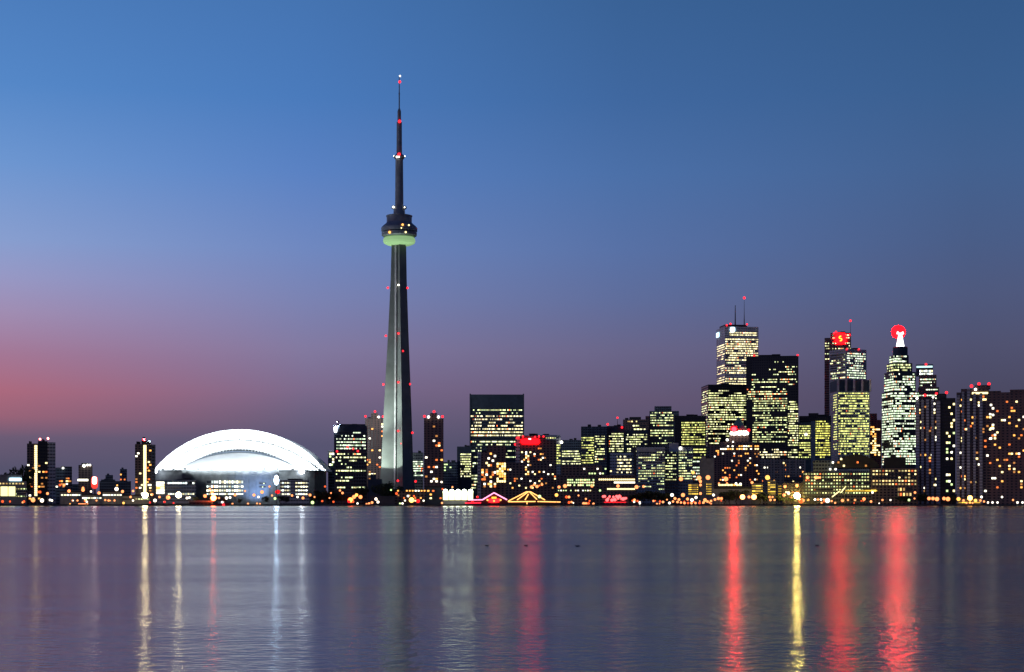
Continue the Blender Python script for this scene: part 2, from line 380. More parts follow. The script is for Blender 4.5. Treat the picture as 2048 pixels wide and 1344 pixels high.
for px, py, k, r, yd in ((800, 152, 'w', 1.1, 0), (799.6, 164, 'r', 1.7, -1), (799.5, 244, 'r', 2.0, -4), (799, 311, 'r', 1.9, -8), (788.5, 313, 'w', 1.1, -2), (809.5, 313, 'w', .9, -2), (794.5, 316, 'w', 1.2, -7), (798.7, 316, 'w', .9, -8)):
    tl(px, py, k, r, yd, False)
for px, py in ((787, 415), (809.5, 415.5)):
    MB().ball(2.6, c=((px - 798.5) * TM, -1, tz_(py))).build('dish', M['mast'], tw, True); tl(px, py, 'w', 1.3 if px < 800 else .8, -3.6, False)
for px, py, r in ((807.5, 455, 1.5), (819.5, 455, 1.1), (781.5, 469.5, 1.7), (813.5, 469.5, 1.2), (805, 461.5, .9)):
    x = (px - 798.5) * TM; rad = 36 * TM
    o = link('deck_light', MB().ball(1).mesh('lens', WIN[1]) if r > 1.4 else WME.setdefault('dl', MB().ball(1).mesh('lens', WIN[0])), tw, (x, -sqrt(max(1, rad * rad - x * x)), tz_(py)), 0, r)
tl(798, 572, 'w', 1.1, -11, True)
for px, py, yd in ((776, 576, -2), (815.5, 577, -6), (772, 672, -2), (798, 668.5, -11), (807, 704, -14), (767, 769, -2), (798, 766, -14), (820.5, 769, -8), (798, 863, -17), (825.5, 866, -8), (805, 888, -18), (798, 962, -22), (832, 963, -10)):
    tl(px, py, 'r', 1.4, yd, True)
# floodlights that wash its western leg from a roof at its foot
def spot(name, parent, loc, aim, power, ang, col, rad=1.0, blend=.4):
    d = bpy.data.lights.new(name, 'SPOT'); d.energy = power; d.spot_size = R(ang); d.spot_blend = blend; d.color = col; d.shadow_soft_size = rad
    o = bpy.data.objects.new(name, d); COL.objects.link(o); o.parent = parent; o.location = loc
    from mathutils import Vector
    o.rotation_euler = (Vector(aim) - Vector(loc)).to_track_quat('-Z', 'Y').to_euler(); return o

fl = Bld('lighting_plinth', 'squat blue grey block beside the foot of the tall tower', 2080, 736)
fl.body('mech', 736, 764, 958); fl.body('mech', 741, 752, 948, 958, depth=8, name='roof_box')
fm = tag(empty('floodlight_mast', (TX - 41, TY - 38, G)), 'slim floodlight mast between the dark glass tower and the tall tower', 'floodlight')
MB().lathe([(0, .7), (44, .35)], 8).build('pole', M['steel'], fm); MB().box(-2.2, 2.2, -.8, .8, 44, 45.6).build('lamp_head', M['steel'], fm)
spot('tower_flood', fm, (1.0, 1.0, 46.5), (36, 34, 46.5 + 74), 2.0e5, 118, (.82, 1, .86), 1.0, .12)
spot('tower_flood', fm, (1.5, 1.5, 46.5), (36, 34, tz_(690)), 1.0e6, 50, (.82, 1, .88), 1.0, .9)

# ------------------------------------------------------------------ the domed stadium
SY = 2200.0; SX = X(485, SY)
st = tag(empty('domed_stadium', (SX, SY, G)), 'floodlit white domed stadium with nested arched roof panels', 'stadium')
RIM = 42.5
def arch(chord, rise, n=48, z0=RIM):
    r = (chord * chord / 4 + rise * rise) / (2 * rise); a0 = math.asin(chord / 2 / r)
    return [(r * sin(-a0 + 2 * a0 * i / n), z0 + r * cos(-a0 + 2 * a0 * i / n) - (r - rise)) for i in range(n + 1)]
def archshell(name, outer, inner, y0, y1, mat):
    return MB().prism(outer + inner[::-1], y0, y1).build(name, M[mat], st)
# tall vault at the back, its broad end face towards the harbour
archshell('vault_panel', arch(221, 53), arch(150, 28), -24, 60, 'white')
archshell('arch_panel', arch(205, 38.5), arch(152, 33.0), -27, -23, 'white')
archshell('truss_backing', arch(153, 33.5), arch(150, 22), -23.5, -22.5, 'backing')  # dark plate painted as the shade behind the truss bars
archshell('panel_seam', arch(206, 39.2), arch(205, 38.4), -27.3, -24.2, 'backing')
for k in range(-8, 9):
    a_ = R(k * 7.5); x_ = 105 * sin(a_) / sin(R(62)); o1, o2 = arch(221, 53), arch(205, 39)
    zz1 = min((abs(p[0] - x_), p[1]) for p in o1)[1]; zz2 = min((abs(p[0] - x_ * .94), p[1]) for p in o2)[1]
    MB().tube([(x_, -24.05, zz1 - .6), (x_ * .94, -24.05, zz2)], .28, 4).build('panel_rib', M['backing'], st)
# quarter dome in front, tucked under the arch
q = MB(); n1, n2 = 40, 12; prof = arch(160, 23.0, n1)
grid = []
for j in range(n2 + 1):
    u_ = j / n2; row = []
    for x, z in prof:
        row.append((x, -28 - 69 * u_ * sqrt(max(0, 1 - (x / 80.5) ** 2)), RIM + (z - RIM) * (1 - u_ ** 1.2)))
    grid.append(row)
for row in grid: q.v += row
for j in range(n2):
    for i in range(n1):
        b = j * (n1 + 1) + i; q.f.append((b, b + n1 + 1, b + n1 + 2, b + 1))
q.build('quarter_dome', M['white'], st, True)
# truss bars on the face of the arch panel
tr = MB(); oa, ia = arch(150, 34.5, 40), arch(150, 26.2, 40)
for i in range(6, 34):
    tr.tube([(oa[i][0], -27.4, oa[i][1]), (ia[i + 1][0], -27.4, ia[i + 1][1])], .3, 4); tr.tube([(ia[i][0], -27.4, ia[i][1]), (oa[i + 1][0], -27.4, oa[i + 1][1])], .3, 4)
for k in range(6, 34):
    tr.tube([(oa[k][0], -27.5, oa[k][1]), (oa[k + 1][0], -27.5, oa[k + 1][1])], .35, 4)
tr.build('truss_lattice', M['grey'], st)
gp = MB().prism(arch(158, 25.6) + arch(158, 23.4)[::-1], -27.9, -27.2).build('painted_gap_shade', M['mech'], st)  # dark strip painted in as the shade between arch and dome
# drum: faceted, with a flat front
dr = []
for ang, rr in [(a, 108) for a in range(0, 181, 15)] + [(196, 110), (212, 118), (238, 112), (302, 112), (328, 118), (344, 110)]:
    dr.append((rr * cos(R(ang)), rr * sin(R(ang))))
MB().loft([[(x, y, 0) for x, y in dr], [(x, y, RIM - 1.0) for x, y in dr]]).build('drum_wall', M['drum'], st)
MB().loft([[(x * 1.012, y * 1.012, RIM - 1.0) for x, y in dr], [(x * 1.012, y * 1.012, RIM) for x, y in dr]]).build('rim_slab', M['drum'], st)
FY = -112 * sin(R(58))          # y of the flat front
def sx(px): return (px - 485) * (SY + FY) / F
def sz(py): return Z(py, SY + FY) - G
# facade ribs and panels of the front
for k, px in enumerate(range(396, 576, 14)):
    MB().box(sx(px) - .4, sx(px) + .4, FY - .7, FY, 4, RIM - 2).build('pier', M['drum'], st)
SB = {}
def sband(a, b, py, h, mat, yoff=0):
    key = (round(b - a, 2), h, mat)
    if key not in SB: SB[key] = MB().box(-(sx(b) - sx(a)) / 2, (sx(b) - sx(a)) / 2, -.15, .15, -h / 2, h / 2).mesh('window_band', M[mat])
    return link('window_band', SB[key], st, ((sx(a) + sx(b)) / 2, FY - .9 + yoff, sz(py)))
for py, h in ((964, 3.2), (973, 2.2), (981, 2.2), (988, 1.6)):
    for a_, b_ in ((438, 461), (463, 486), (488, 511)): sband(a_, b_, py, h, 'b_pod')
for py in (967, 974): sband(391, 407, py, 1.1, 'b_dim'); sband(543, 556, py, 1.1, 'b_dim')
# floodlights on the rim that wash the roof
fk = MB().box(-1.6, 1.6, -1.2, 1.2, 0, 1.8).mesh('floodlight', M['steel'])
for k, px in enumerate((345, 372, 398, 424, 450, 476, 502, 528, 554, 580, 606, 626)):
    x = (px - 485) * .625; y = -100 if abs(x) < 60 else -100 + (abs(x) - 60) * 1.05
    link('floodlight', fk, st, (x, y - 3, RIM))
    spot('roof_flood', st, (x, y - 4, RIM + 2.4), (x * .75, -20, RIM + 22), 1.1e5, 150, (.86, .97, 1.0), 1.2, .3)
for px in (331, 622):
    link('corner_lamp', MB().ball(3.2).mesh('lens', emat('corner_floodlight_lens', (235, 245, 255), 32, True)), st, ((px - 485) * .63, -78, RIM - 1.5))
for wx, wy, wz, pw_ in ((X(290, 1960), 1955, 78.5, 3.6e6), (X(676, 2100), 2098, 104, 2.0e6)):  # two added floodlights on neighbouring roofs, invented to brighten the dome
    e_ = Vector((wx, wy, wz)) - Vector((SX, SY, G)); link('floodlight', fk, st, tuple(e_ + Vector((0, .5, -1.8))))
    spot('roof_flood', st, tuple(e_), (0, -30, 74) if wx < SX + 60 else (40, 10, 66), pw_, 66 if wx < SX + 60 else 125, (.86, .97, 1.0), 2, .35)
# ------ stadium signs and blue wash on the facade
sgn = MB()
MB().ball(1, 16, 10, sz=5.6, sx=2.7, sy=.6).build('oval_sign', emat('blue_white_oval_sign', (195, 225, 255), 45, True), st).location = (sx(583), FY - 26, sz(961))
MB().box(sx(583) - .4, sx(583) + .4, FY - 26.3, FY - 25.7, 0, sz(970)).build('sign_post', M['steel'], st)
spot('blue_wash', st, (sx(548), FY - 30, 3), (sx(535), FY, 26), 2.4e5, 80, (.3, .5, 1.0), 1, .8)
for (px, py) in ((360, 972), (585, 984)):
    MB().ball(1, 10, 6, sz=2.4, sx=3.2, sy=.6).build('red_sign', emat('red_emblem_face', (255, 20, 20), 1.6), st).location = (sx(px), FY - 24, sz(py))
# low wings each side of the drum
for nm, lb, a_, b_, rows in (('stadium_annex', 'low wing with stacked lit windows at the west foot of the dome', 314, 392, 5), ('stadium_annex', 'low wing with blue white windows at the east foot of the dome', 560, 618, 4)):
    bb = Bld(nm, lb, 2060, a_); bb.body('grey', a_, b_, 960, depth=20)
    if a_ < 400:
        bb.wins(313, 328, 963, 988, 2, 5, 10, WIN[:3], 5, 2.4); bb.bands('b_pod', 336, 388, 962, 970, 8, .5); bb.bands('b_pod', 336, 388, 984, 992, 7, .4)
    else:
        bb.bands('b_pod', 562, 580, 962, 992, 7.2, .5); bb.bands('b_pod', 590, 616, 962, 992, 7.2, .45)

# ------------------------------------------------------------------ west end towers
b = Bld('apartment_tower', 'dark twin slab tower with a lit stair strip at the far west', 1960, 54)
b.body('dkbrown', 54, 76, 887); b.body('black', 76, 95, 882, fwd=2); b.body('grey', 95, 111, 884, depth=18, name='side_wing')
b.wins(68.5, 75, 890, 992, 1, 24, 24, [WIN[0]], 2.9, 2.0, fwd=.2)
b.wins(55, 68, 915, 1000, 4, 14, 11); b.wins(77, 94, 905, 1000, 6, 16, 12, fwd=2)
b.lamp(80, 878, 'r', 2.2); b.lamp(96, 876.5, 'r', 2.2); b.lamp(80, 878, 'w', 1.5, -1); b.lamp(96, 876.5, 'w', 1.5, -1)
b = Bld('apartment_tower', 'dark tower with a lit stair strip beside the white dome', 1960, 270)
b.body('dkbrown', 270, 303, 888); b.body('black', 283, 302, 881, 888, 16, name='penthouse'); b.body('slate', 303, 311, 889, depth=20, name='side_wing')
b.wins(286.5, 293, 890, 988, 1, 24, 24, [WIN[0]], 3.2, 2.2, fwd=.2); b.wins(271, 286, 898, 990, 4, 16, 9); b.wins(293.5, 302, 898, 990, 3, 16, 12)
b.lamp(288, 879.5, 'r', 2.6)
b = Bld('mid_rise_block', 'mid rise slate block just east of the twin slab tower', 2150, 109)
b.body('slate', 109, 144, 935); b.body('slate', 126, 144, 933, 936, 10, name='penthouse'); b.wins(112, 142, 954, 976, 9, 4, 11); b.lamp(126, 936, 'w', 1.7, -1)
b = Bld('mid_rise_block', 'square dark block with two bright roof lamps', 2150, 157)
b.body('dkbrown', 157, 185, 930); b.body('black', 163, 176, 926, 930, 8, name='penthouse'); b.lamp(168, 931.5, 'w', 2.7, -1.2); b.lamp(175, 930, 'w', 1.9, -1.2); b.lamp(180, 930, 'w', 1.7, -1.2)
b.wins(155.5, 176, 958, 962, 6, 1, 6, [WIN[2]], 2.4, 2.4)
for i, (a_, c_, t_, lb) in enumerate(((211, 226, 950, 'small distant dark block under the pink sky'), (240, 254, 938, 'slim distant slate block near the stair strip tower'), (199, 262, 962, 'long low dark building behind the western shore'), (111, 158, 968, 'low dark sheds below the mid rise blocks'))):
    b = Bld('distant_block', lb, 2500 - 80 * i, a_); b.body('slate', a_, c_, t_); b.body('mech', a_ + 3, (a_ + c_) / 2, t_ - 3, t_, 8, name='penthouse'); b.wins(a_ + 1, c_ - 1, t_ + 6, 994, 8, 5, 5, WIN, 2, 2)
b = Bld('lit_terminal', 'long low terminal glowing yellow at the western edge', 1850, -30)
b.body('conc', -30, 53, 962); b.body('conc', -30, 44, 949, 962, 16, name='upper_storey')
b.bands('b_warmgrid', -30, 48, 964, 970, 6, .6); g = emat('bright_terminal_glass', (255, 246, 170), 1.7)
for a_ in range(-28, 30, 15): MB().box(b.l(a_), b.l(a_ + 13.4), -.3, 0, b.z(992), b.z(973)).build('glazing', g, b.root)
b.bands('b_arcade', 32, 53, 975, 995, 5, .5); b.sign(30.5, 958.5, 24, 6, 'cyan', rnd=False)
b = Bld('sign_pylon', 'tall pylon with a glowing red and white oval sign', 1880, 184)
b.body('conc', 187, 192, 975, depth=2, name='post'); b.sign(189, 965, 13, 24, emat('red_sign_shell', (255, 60, 50), 1.4)); b.sign(189, 961, 8.5, 14, emat('white_sign_face', (255, 245, 235), 9, True), 'sign_face', 1.4)
for lb, a_, c_, py in (('low shop row with a white lit front by the western quay', 120, 163, 984), ('second low shop row with lit bays near the pylon sign', 205, 244, 984), ('low dark warehouse with a few lamps between the shop rows', 163, 205, 990), ('low boathouse with lit windows beside the brightest western lamp', 244, 300, 992)):
    b = Bld('shop_row', lb, 1860, a_); b.body('conc', a_, c_, py); b.body('roof', a_ - 1, c_ + 1, py - 2, py, 26, name='roof', fwd=1); b.bands('b_pod' if c_ - a_ < 44 else 'b_arcade', a_ + 1, c_ - 1, py + 3, py + 9, 6, .55)

# ------------------------------------------------------------------ towers beside the tall tower
b = Bld('office_tower', 'dark glass office tower with a white oval sign next to the dome', 2100, 668)
b.body('mech', 668, 734, 851); b.body('mech', 674, 731, 848, 851, 18, name='roof_parapet'); b.sign(671, 859, 6.5, 12, emat('white_oval_sign', (250, 252, 255), 4), fwd=2)
b.bands('b_cool', 673, 731, 862, 900, 6.4, .5); b.bands('b_dim', 672, 731, 905, 985, 6.6, .5, fwd=8)
b.body('dark', 669, 733, 902, depth=10, fwd=8, name='podium')
for px, py in ((674, 903), (695, 895), (706, 898), (715.5, 902.5)): b.lamp(px, py, 'r', 1.8, -9)
b = Bld('office_block', 'narrow block peeping out between the dome and the dark glass tower', 2250, 656); b.body('slate', 656, 670, 901); b.wins(659, 668, 905, 932, 3, 5, 8, WING, 2.4, 2.4)
for xa, xb, lb, yy in ((730, 768, 'brown apartment tower tucked close behind the tall tower', 2420), (848, 887, 'brown apartment tower standing free east of the tall tower', 2050)):
    b = Bld('apartment_tower', lb, yy, xa); b.body('brown', xa, xb, 836.5); b.body('brown', xa + 12, xa + 26, 826, 836, 12, name='penthouse')
    b.wins(xa + 2, xb - 1, 841, 965, 7, 26, 24 if xa < 800 else 19, WIN, 2.6, 2.0)
    for px, py in ((xa + 1, 832.5), (xa + 20, 823), (xb - 2, 833)): b.lamp(px, py, 'r', 2.2)
    for px in ((xa + 27.5,) if xa < 800 else (xa + 9, xa + 29)): b.lamp(px, 834, 'w', 2.2, -1)
b = Bld('office_block', 'low office with greenish windows at the foot of the tall tower', 2300, 822); b.body('dark', 822, 847, 905); b.bands('b_cool', 825, 846, 921, 953, 4.6, .55)
b = Bld('office_block', 'small dark office beside the free standing apartment tower', 2400, 886); b.body('slate', 886, 916, 924); b.wins(888, 914, 926, 955, 7, 5, 5, WING)
b = Bld('office_block', 'dark office with a bright block of greenish windows', 2420, 914); b.body('mech', 914, 943, 893); b.bands('b_green', 921, 942, 906, 955, 5, .6)
b = Bld('office_tower', 'broad office tower with a tall blank dark crown', 2520, 941)
b.body('mech', 941, 1047, 817); b.body('mech', 940, 1047.5, 789, 817, name='crown', fwd=1.5)
for px in (940.5, 1046.8): MB().box(b.l(px) - 1, b.l(px) + 1, -3, -1.5, b.z(960), b.z(787.5)).build('corner_fin', M['mech'], b.root)
b.bands('b_mid', 944, 1044, 817, 829, 6, .5); b.bands('b_warm', 942, 1046, 829, 874, 6.2, .52); b.bands('b_dim', 942, 1046, 874, 985, 6.2, .5)
b = Bld('apartment_tower', 'brown apartment block with scattered amber windows below the broad office tower', 2000, 955)
b.body('brown', 955, 992, 904, depth=28); b.body('grey', 955, 962, 902.5, depth=4, fwd=.5, name='stair_core'); b.body('brown', 973, 1012, 890, depth=24, fwd=-3, name='rear_wing'); b.wins(963, 992, 905, 975, 7, 15, 28, WIN, 2.4, 2.2); b.wins(993, 1012, 925, 965, 4, 8, 26, WIN[:2], 2.2, 2.4, fwd=-3)
b = Bld('hotel', 'dark brown hotel slab under a glowing red oval sign', 1960, 1031)
b.body('dkbrown', 1040, 1092, 871); b.body('grey', 1031, 1040, 873, depth=20, name='stair_core'); b.body('dkbrown', 1012, 1113, 925, depth=30, fwd=5, name='podium'); b.body('dkbrown', 1092, 1113, 880, depth=30, name='side_wing')
b.wins(1042, 1092, 895, 925, 12, 8, 22, WIN, 1.8, 1.6); b.wins(1014, 1112, 928, 978, 22, 11, 36, WIN, 1.8, 1.6, fwd=5)
b.sign(1060.5, 883, 38, 11.5, emat('red_oval_face', (1, .001, .002), 14, True), fwd=1); b.sign(1059.5, 878, 5, 2.6, emat('white_sign_glint', (255, 235, 235), 3), 'sign_glint', 1.7)  # small emissive panel paints the white glint onto the red sign
for px, py in ((1034, 876), (1037, 875), (1030, 889), (1046, 873), (1070, 874), (1078, 873), (1087, 873)): b.lamp(px, py, 'r', 1.6, -1.2)
b = Bld('office_block', 'grey office with lit top windows behind the red sign hotel', 2250, 1090); b.body('grey', 1078, 1121, 870); b.bands('b_arcade', 1090, 1112, 873, 896, 6, .5); b.bands('b_ygreen', 1113, 1121, 888, 929, 5, .6); b.lamp(1123, 884.5, 'w', 2.7, -2)
b = Bld('office_block', 'low wide office with green lit storeys near a white lamp', 2500, 1121); b.body('slate', 1121, 1163, 880); b.bands('b_green', 1124, 1161, 900, 930, 5, .5)
b = Bld('office_block', 'office with a ribbed dark blue crown and green lit storeys', 2460, 1162); b.body('slate', 1162, 1214, 853)
for k in range(7): MB().box(b.l(1164 + 7.4 * k) - .5, b.l(1164 + 7.4 * k) + .5, -.7, 0, b.z(872), b.z(853)).build('crown_rib', M['mech'], b.root)
b.bands('b_ygreen', 1163, 1188, 873, 928, 5, .5); b.bands('b_green', 1190, 1209, 870, 926, 5, .5); b.lamp(1215.5, 848.5, 'r', 2.4)
b = Bld('office_block', 'stepped dark office with green storeys and red roof beacons', 2480, 1214); b.body('mech', 1214, 1250, 852); b.body('mech', 1250, 1297, 860, name='east_wing'); b.bands('b_green', 1218, 1247, 865, 905, 5, .5); b.bands('b_green', 1252, 1294, 867, 905, 5, .5); b.mast(1235, 850, 836, .4); b.lamp(1235, 835, 'r', 2.0, 8); b.lamp(1244, 855, 'r', 2.2, -2)
b = Bld('office_block', 'small brown topped office showing one amber storey', 2620, 1246); b.body('brown', 1246, 1297, 839); b.body('black', 1259, 1282, 834, 839, 14, name='penthouse'); b.bands('b_warmgrid', 1256, 1293, 840, 846, 6, .55); b.bands('b_green', 1262, 1292, 848, 862, 6, .55)
b = Bld('office_tower', 'grey green office tower with a small stepped penthouse', 2640, 1299); b.body('slate', 1299, 1358, 822); b.body('slate', 1309, 1343, 812.5, 822, 20, name='penthouse'); b.body('redstone', 1291, 1299, 832, depth=20, name='side_wing'); b.bands('b_mid', 1301, 1347, 823, 889, 4.9, .5)
b = Bld('office_block', 'dark capped office with dense green white storeys', 2560, 1349); b.body('black', 1349, 1412, 831.5); b.bands('b_ygreen', 1363, 1410, 843, 891, 4.8, .55)

# ------------------------------------------------------------------ financial district
b = Bld('office_tower', 'black office tower densely lit below the tall white tower', 2600, 1416, 1402.5, 1493)
b.body('black', 1416, 1493, 769); b.bands('b_green', 1417, 1492, 779, 908, 4.75, .52); b.bands('b_dim', 0, 0, 779, 908, 4.75, .5, side=(1403.5, 1415))
b = Bld('office_tower', 'tallest pale stone office tower with twin roof antennas', 2780, 1450, 1433, 1517)
b.body('pale', 1450, 1517, 653); b.body('black', 1451, 1494, 648.5, 653, 40, name='penthouse', fwd=-4)
b.bands('b_warm', 1459, 1514, 663, 672, 4.8, .5); b.bands('b_warm', 1451, 1516, 676, 722, 4.8, .55); b.bands('b_dim', 1451, 1516, 722, 729, 5, .5); b.bands('b_warm', 1451, 1494, 729, 748, 4.8, .55); b.bands('b_warm', 1451, 1494, 755, 770, 4.8, .55)
b.bands('b_warm', 0, 0, 686, 770, 4.8, .5, side=(1434.5, 1449), skip=(7, 8, 13))
b.mast(1473, 650, 609, .9); b.mast(1491, 650, 627, .8); b.mast(1491, 627, 595, .35); b.lamp(1491, 594, 'r', 3.0, 8)
for px, py in ((1453.5, 650.5), (1461, 647.5), (1494, 648)): b.lamp(px, py, 'r', 2.2, 0)
b.sign(1465, 659, 10, 10, 'cyan'); 
MB().box(-1.2, -.2, b.t(1438.5), b.t(1433.8), b.z(669), b.z(660)).build('sign', M['cyan'], b.root)
b = Bld('office_tower', 'broad black office tower with scattered lit windows', 2450, 1492)
b.body('black', 1492, 1597, 712.5, depth=40); b.body('black', 1520, 1530, 709, 713, 10, name='penthouse', fwd=-10)
b.bands('b_black', 1504, 1594, 722, 772, 4.8, .5); b.bands('b_black', 1494, 1574, 772, 800, 4.8, .5); b.bands('b_mid', 1505, 1574, 800, 886, 4.8, .52); b.bands('b_warm', 1520, 1574, 897, 917, 4.8, .6); b.bands('b_green', 1576, 1596, 802, 917, 4.8, .55)
b.lamp(1508, 711.5, 'r', 2.2); b.lamp(1595.5, 711.5, 'r', 2.2)
b = Bld('office_block', 'yellow lit office with a dark roof beside the broad black tower', 2500, 1598)
b.body('black', 1598, 1662, 832); b.body('black', 1617, 1637, 826.5, 832, 16, name='penthouse'); b.body('conc', 1597, 1661, 845, depth=20, fwd=2, name='lower_wall'); b.bands('b_ygreen', 1598, 1621, 850, 917, 4.8, .55, fwd=2); b.bands('b_yellow', 1631, 1660, 841, 917, 4.8, .6, fwd=2); MB().box(b.l(1622), b.l(1630.5), -4, -2, 0, b.z(843)).build('pier', M['pale_plain'], b.root); b.lamp(1612, 869, 'w', 2.6, -3)
b = Bld('office_tower', 'red granite tower crowned by a glowing red disc sign', 2850, 1661)
b.body('redstone', 1649, 1661, 675, depth=30, name='side_wing', fwd=-6); b.body('redstone', 1661, 1702, 666, depth=45)
b.bands('b_dim', 1650, 1660, 678, 720, 5, .5, fwd=-6); b.bands('b_dim', 1665, 1701, 668, 700, 5.2, .5)
b.sign(1681, 677.5, 22, 22, 'redsign', 'disc_sign', 1.0)
m_ = b.Y / F; cx, cz = b.l(1681), b.z(677.5); pts = []
for t in [i / 14 for i in range(15)]:   # the letter S
    a = R(60 + 210 * t); pts.append((cx + 2.6 * m_ * cos(a), -2.0, cz + 2.3 * m_ + 2.2 * m_ * sin(a)))
for t in [i / 14 for i in range(1, 15)]:
    a = R(90 - 210 * t); pts.append((cx + 2.6 * m_ * cos(a), -2.0, cz - 2.3 * m_ + 2.2 * m_ * sin(a)))
MB().tube(pts, .95, 6).build('lettering', emat('yellow_sign_letter', (255, 190, 60), 3), b.root)
for px, py in ((1668, 667), (1672, 664), (1699, 670)): b.lamp(px, py, 'r', 2.4, -1)
b.mast(1701, 668, 641, .35, back=14); b.lamp(1701, 640.5, 'r', 2.8, 14)
b = Bld('office_tower', 'pale angular office tower in front of the red granite tower', 2720, 1692, 1658.5, 1733)
b.body('pale', 1692, 1733, 697.5); b.bands('b_cool', 1694, 1731, 704, 757, 5, .5); b.bands('b_dim', 0, 0, 706, 757, 5, .5, side=(1661, 1690)); b.lamp(1693, 698, 'r', 2.2, -1); b.lamp(1717, 697, 'r', 2.0, -1); b.lamp(1739, 767, 'w', 2.0, -1)
b = Bld('office_tower', 'yellow green lit office tower below a dark louvred crown', 2600, 1676, 1660, 1740)
b.body('grey', 1676, 1740, 782); b.body('mech', 1676, 1740, 760, 782, name='crown')
for k in range(5): MB().box(b.l(1676 + 16 * k) - 1.6, b.l(1676 + 16 * k) + 1.6, -1.2, 0, b.z(783), b.z(758)).build('crown_pier', M['pale_plain'], b.root)
b.bands('b_ygreen', 1677, 1738, 784, 910, 4.95, .58); b.bands('b_ygreen', 0, 0, 786, 900, 4.95, .5, side=(1667, 1674))
b = Bld('office_block', 'slim brown block with warm windows beside the louvred tower', 2680, 1738); b.body('brown', 1738, 1763, 840); b.body('brown', 1738, 1754, 827, 840, 16, name='penthouse'); b.wins(1741, 1760, 852, 912, 5, 13, 32, WIN[:2] + [WIN[0]], 2.6, 2.2)
# stepped tower with white spire
b = Bld('office_tower', 'stepped office tower topped by a white lit spire in red glow', 2560, 1786, 1764, 1838)
dd = b.sd
for nm, top, bot, ins in (('wall', 783, None, 0), ('tier', 743, 783, 4), ('tier', 725, 743, 8.5), ('tier', 709, 725, 13)):
    MB().box(b.l(1786) + ins * .5, b.l(1838) - ins, ins * .6, dd - ins, b.z(bot) if bot else 0, b.z(top)).build(nm, M['dark'], b.root)
W0 = b.l(1838)
def tierbands(top, bot, ins, mat):
    n = max(1, round((bot - top) / 5)); h = 5 * b.Y / F * .52; w_ = W0 - ins * 1.5 - 1
    me = MB().box(-w_ / 2, w_ / 2, -.12, .12, -h / 2, h / 2).mesh('window_band', M[mat]); d_ = dd - ins * 1.6 - 1
    ms = MB().box(-d_ / 2, d_ / 2, -.12, .12, -h / 2, h / 2).mesh('window_band', M[mat])
    for i in range(n):
        zz = b.z(top + (i + .5) * (bot - top) / n)
        link('window_band', me, b.root, ((W0 - ins) / 2 - ins * .25 + ins * .25, ins * .6 - .13, zz)); link('window_band', ms, b.root, (ins * .5 - .13, (dd - ins + ins * .6) / 2, zz), -pi / 2)
tierbands(709, 724, 13, 'b_cool'); tierbands(726, 742, 8.5, 'b_mid'); tierbands(745, 781, 4, 'b_cool'); tierbands(784, 930, 0, 'b_cool')
scx = b.l(1800.5) * .5 + dd * .0; 
from mathutils import Vector, Matrix
inv = (Matrix.Translation(b.root.location) @ Matrix.Rotation(b.ph, 4, 'Z')).inverted()
mid = Vector((W0 / 2 - 2, dd / 2, 0)); wmid = (Matrix.Translation(b.root.location) @ Matrix.Rotation(b.ph, 4, 'Z')) @ mid
pc = inv @ Vector((X(1800.5, wmid.y), wmid.y, G)); cx, cy = pc.x, pc.y
b.z2 = lambda py: Z(py, wmid.y) - G
k = wmid.y / F
MB().lathe([(b.z2(712), 14.6 * k), (b.z2(695.5), 14.6 * k), (b.z2(694), 13.4 * k)], 28, cx, cy).build('drum', M['mech'], b.root)
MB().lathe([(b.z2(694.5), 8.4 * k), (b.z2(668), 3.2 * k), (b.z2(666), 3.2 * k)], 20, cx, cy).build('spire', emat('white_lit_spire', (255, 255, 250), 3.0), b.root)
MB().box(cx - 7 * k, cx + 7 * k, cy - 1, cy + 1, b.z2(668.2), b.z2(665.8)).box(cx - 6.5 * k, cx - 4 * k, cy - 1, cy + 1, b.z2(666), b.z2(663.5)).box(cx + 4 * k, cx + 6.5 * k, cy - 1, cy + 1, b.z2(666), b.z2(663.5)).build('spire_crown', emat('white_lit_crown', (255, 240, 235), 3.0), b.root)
o = MB().ball(1, 20, 12).build('red_halo_globe', emat('red_halo_glow', (1, .0002, .0004), 100, True), b.root, True); o.location = inv @ Vector((wmid.x + (X(1800.5, wmid.y) - wmid.x), wmid.y + 12, Z(662.5, wmid.y))); o.scale = (13.5 * k, 8, 13.0 * k)  # solid globe shaped as the halo around a red beacon
hs = MB(); hr = [[(1.06 * cos(R(e_)) * cos(R(a_)), 1.06 * cos(R(e_)) * sin(R(a_)), 1.06 * sin(R(e_))) for a_ in range(-5, 186, 10)] for e_ in range(-90, 91, 15)]
for row in hr: hs.v += row
for j_ in range(len(hr) - 1):
    for i_ in range(19): q_ = j_ * 20 + i_; hs.f.append((q_, q_ + 1, q_ + 21, q_ + 20))
h_ = hs.build('light_shield', M['steel'], b.root); h_.location = o.location; h_.scale = o.scale; h_.rotation_euler = (0, 0, -b.ph)  # added half shell that keeps the red light off the towers behind
o.rotation_euler = (0, 0, -b.ph)
b = Bld('office_tower', 'narrow stepped tower with a cyan lit glass crown', 2700, 1836)
b.body('brown', 1838, 1873, 750); b.body('mech', 1832, 1866, 729, 751, 24, name='crown'); b.bands('crown', 1833, 1865, 730.5, 737, 6, .8); b.bands('b_pod', 1839, 1866, 739.5, 750.5, 5.5, .85); b.body('brown', 1836, 1878, 775, name='lower_tier', fwd=3)
b.bands('b_cool', 1840, 1872, 756, 774, 6, .45); b.bands('b_cool', 1838, 1876, 777, 800, 6, .45, fwd=3); b.lamp(1852, 729, 'r', 2.6, -1)

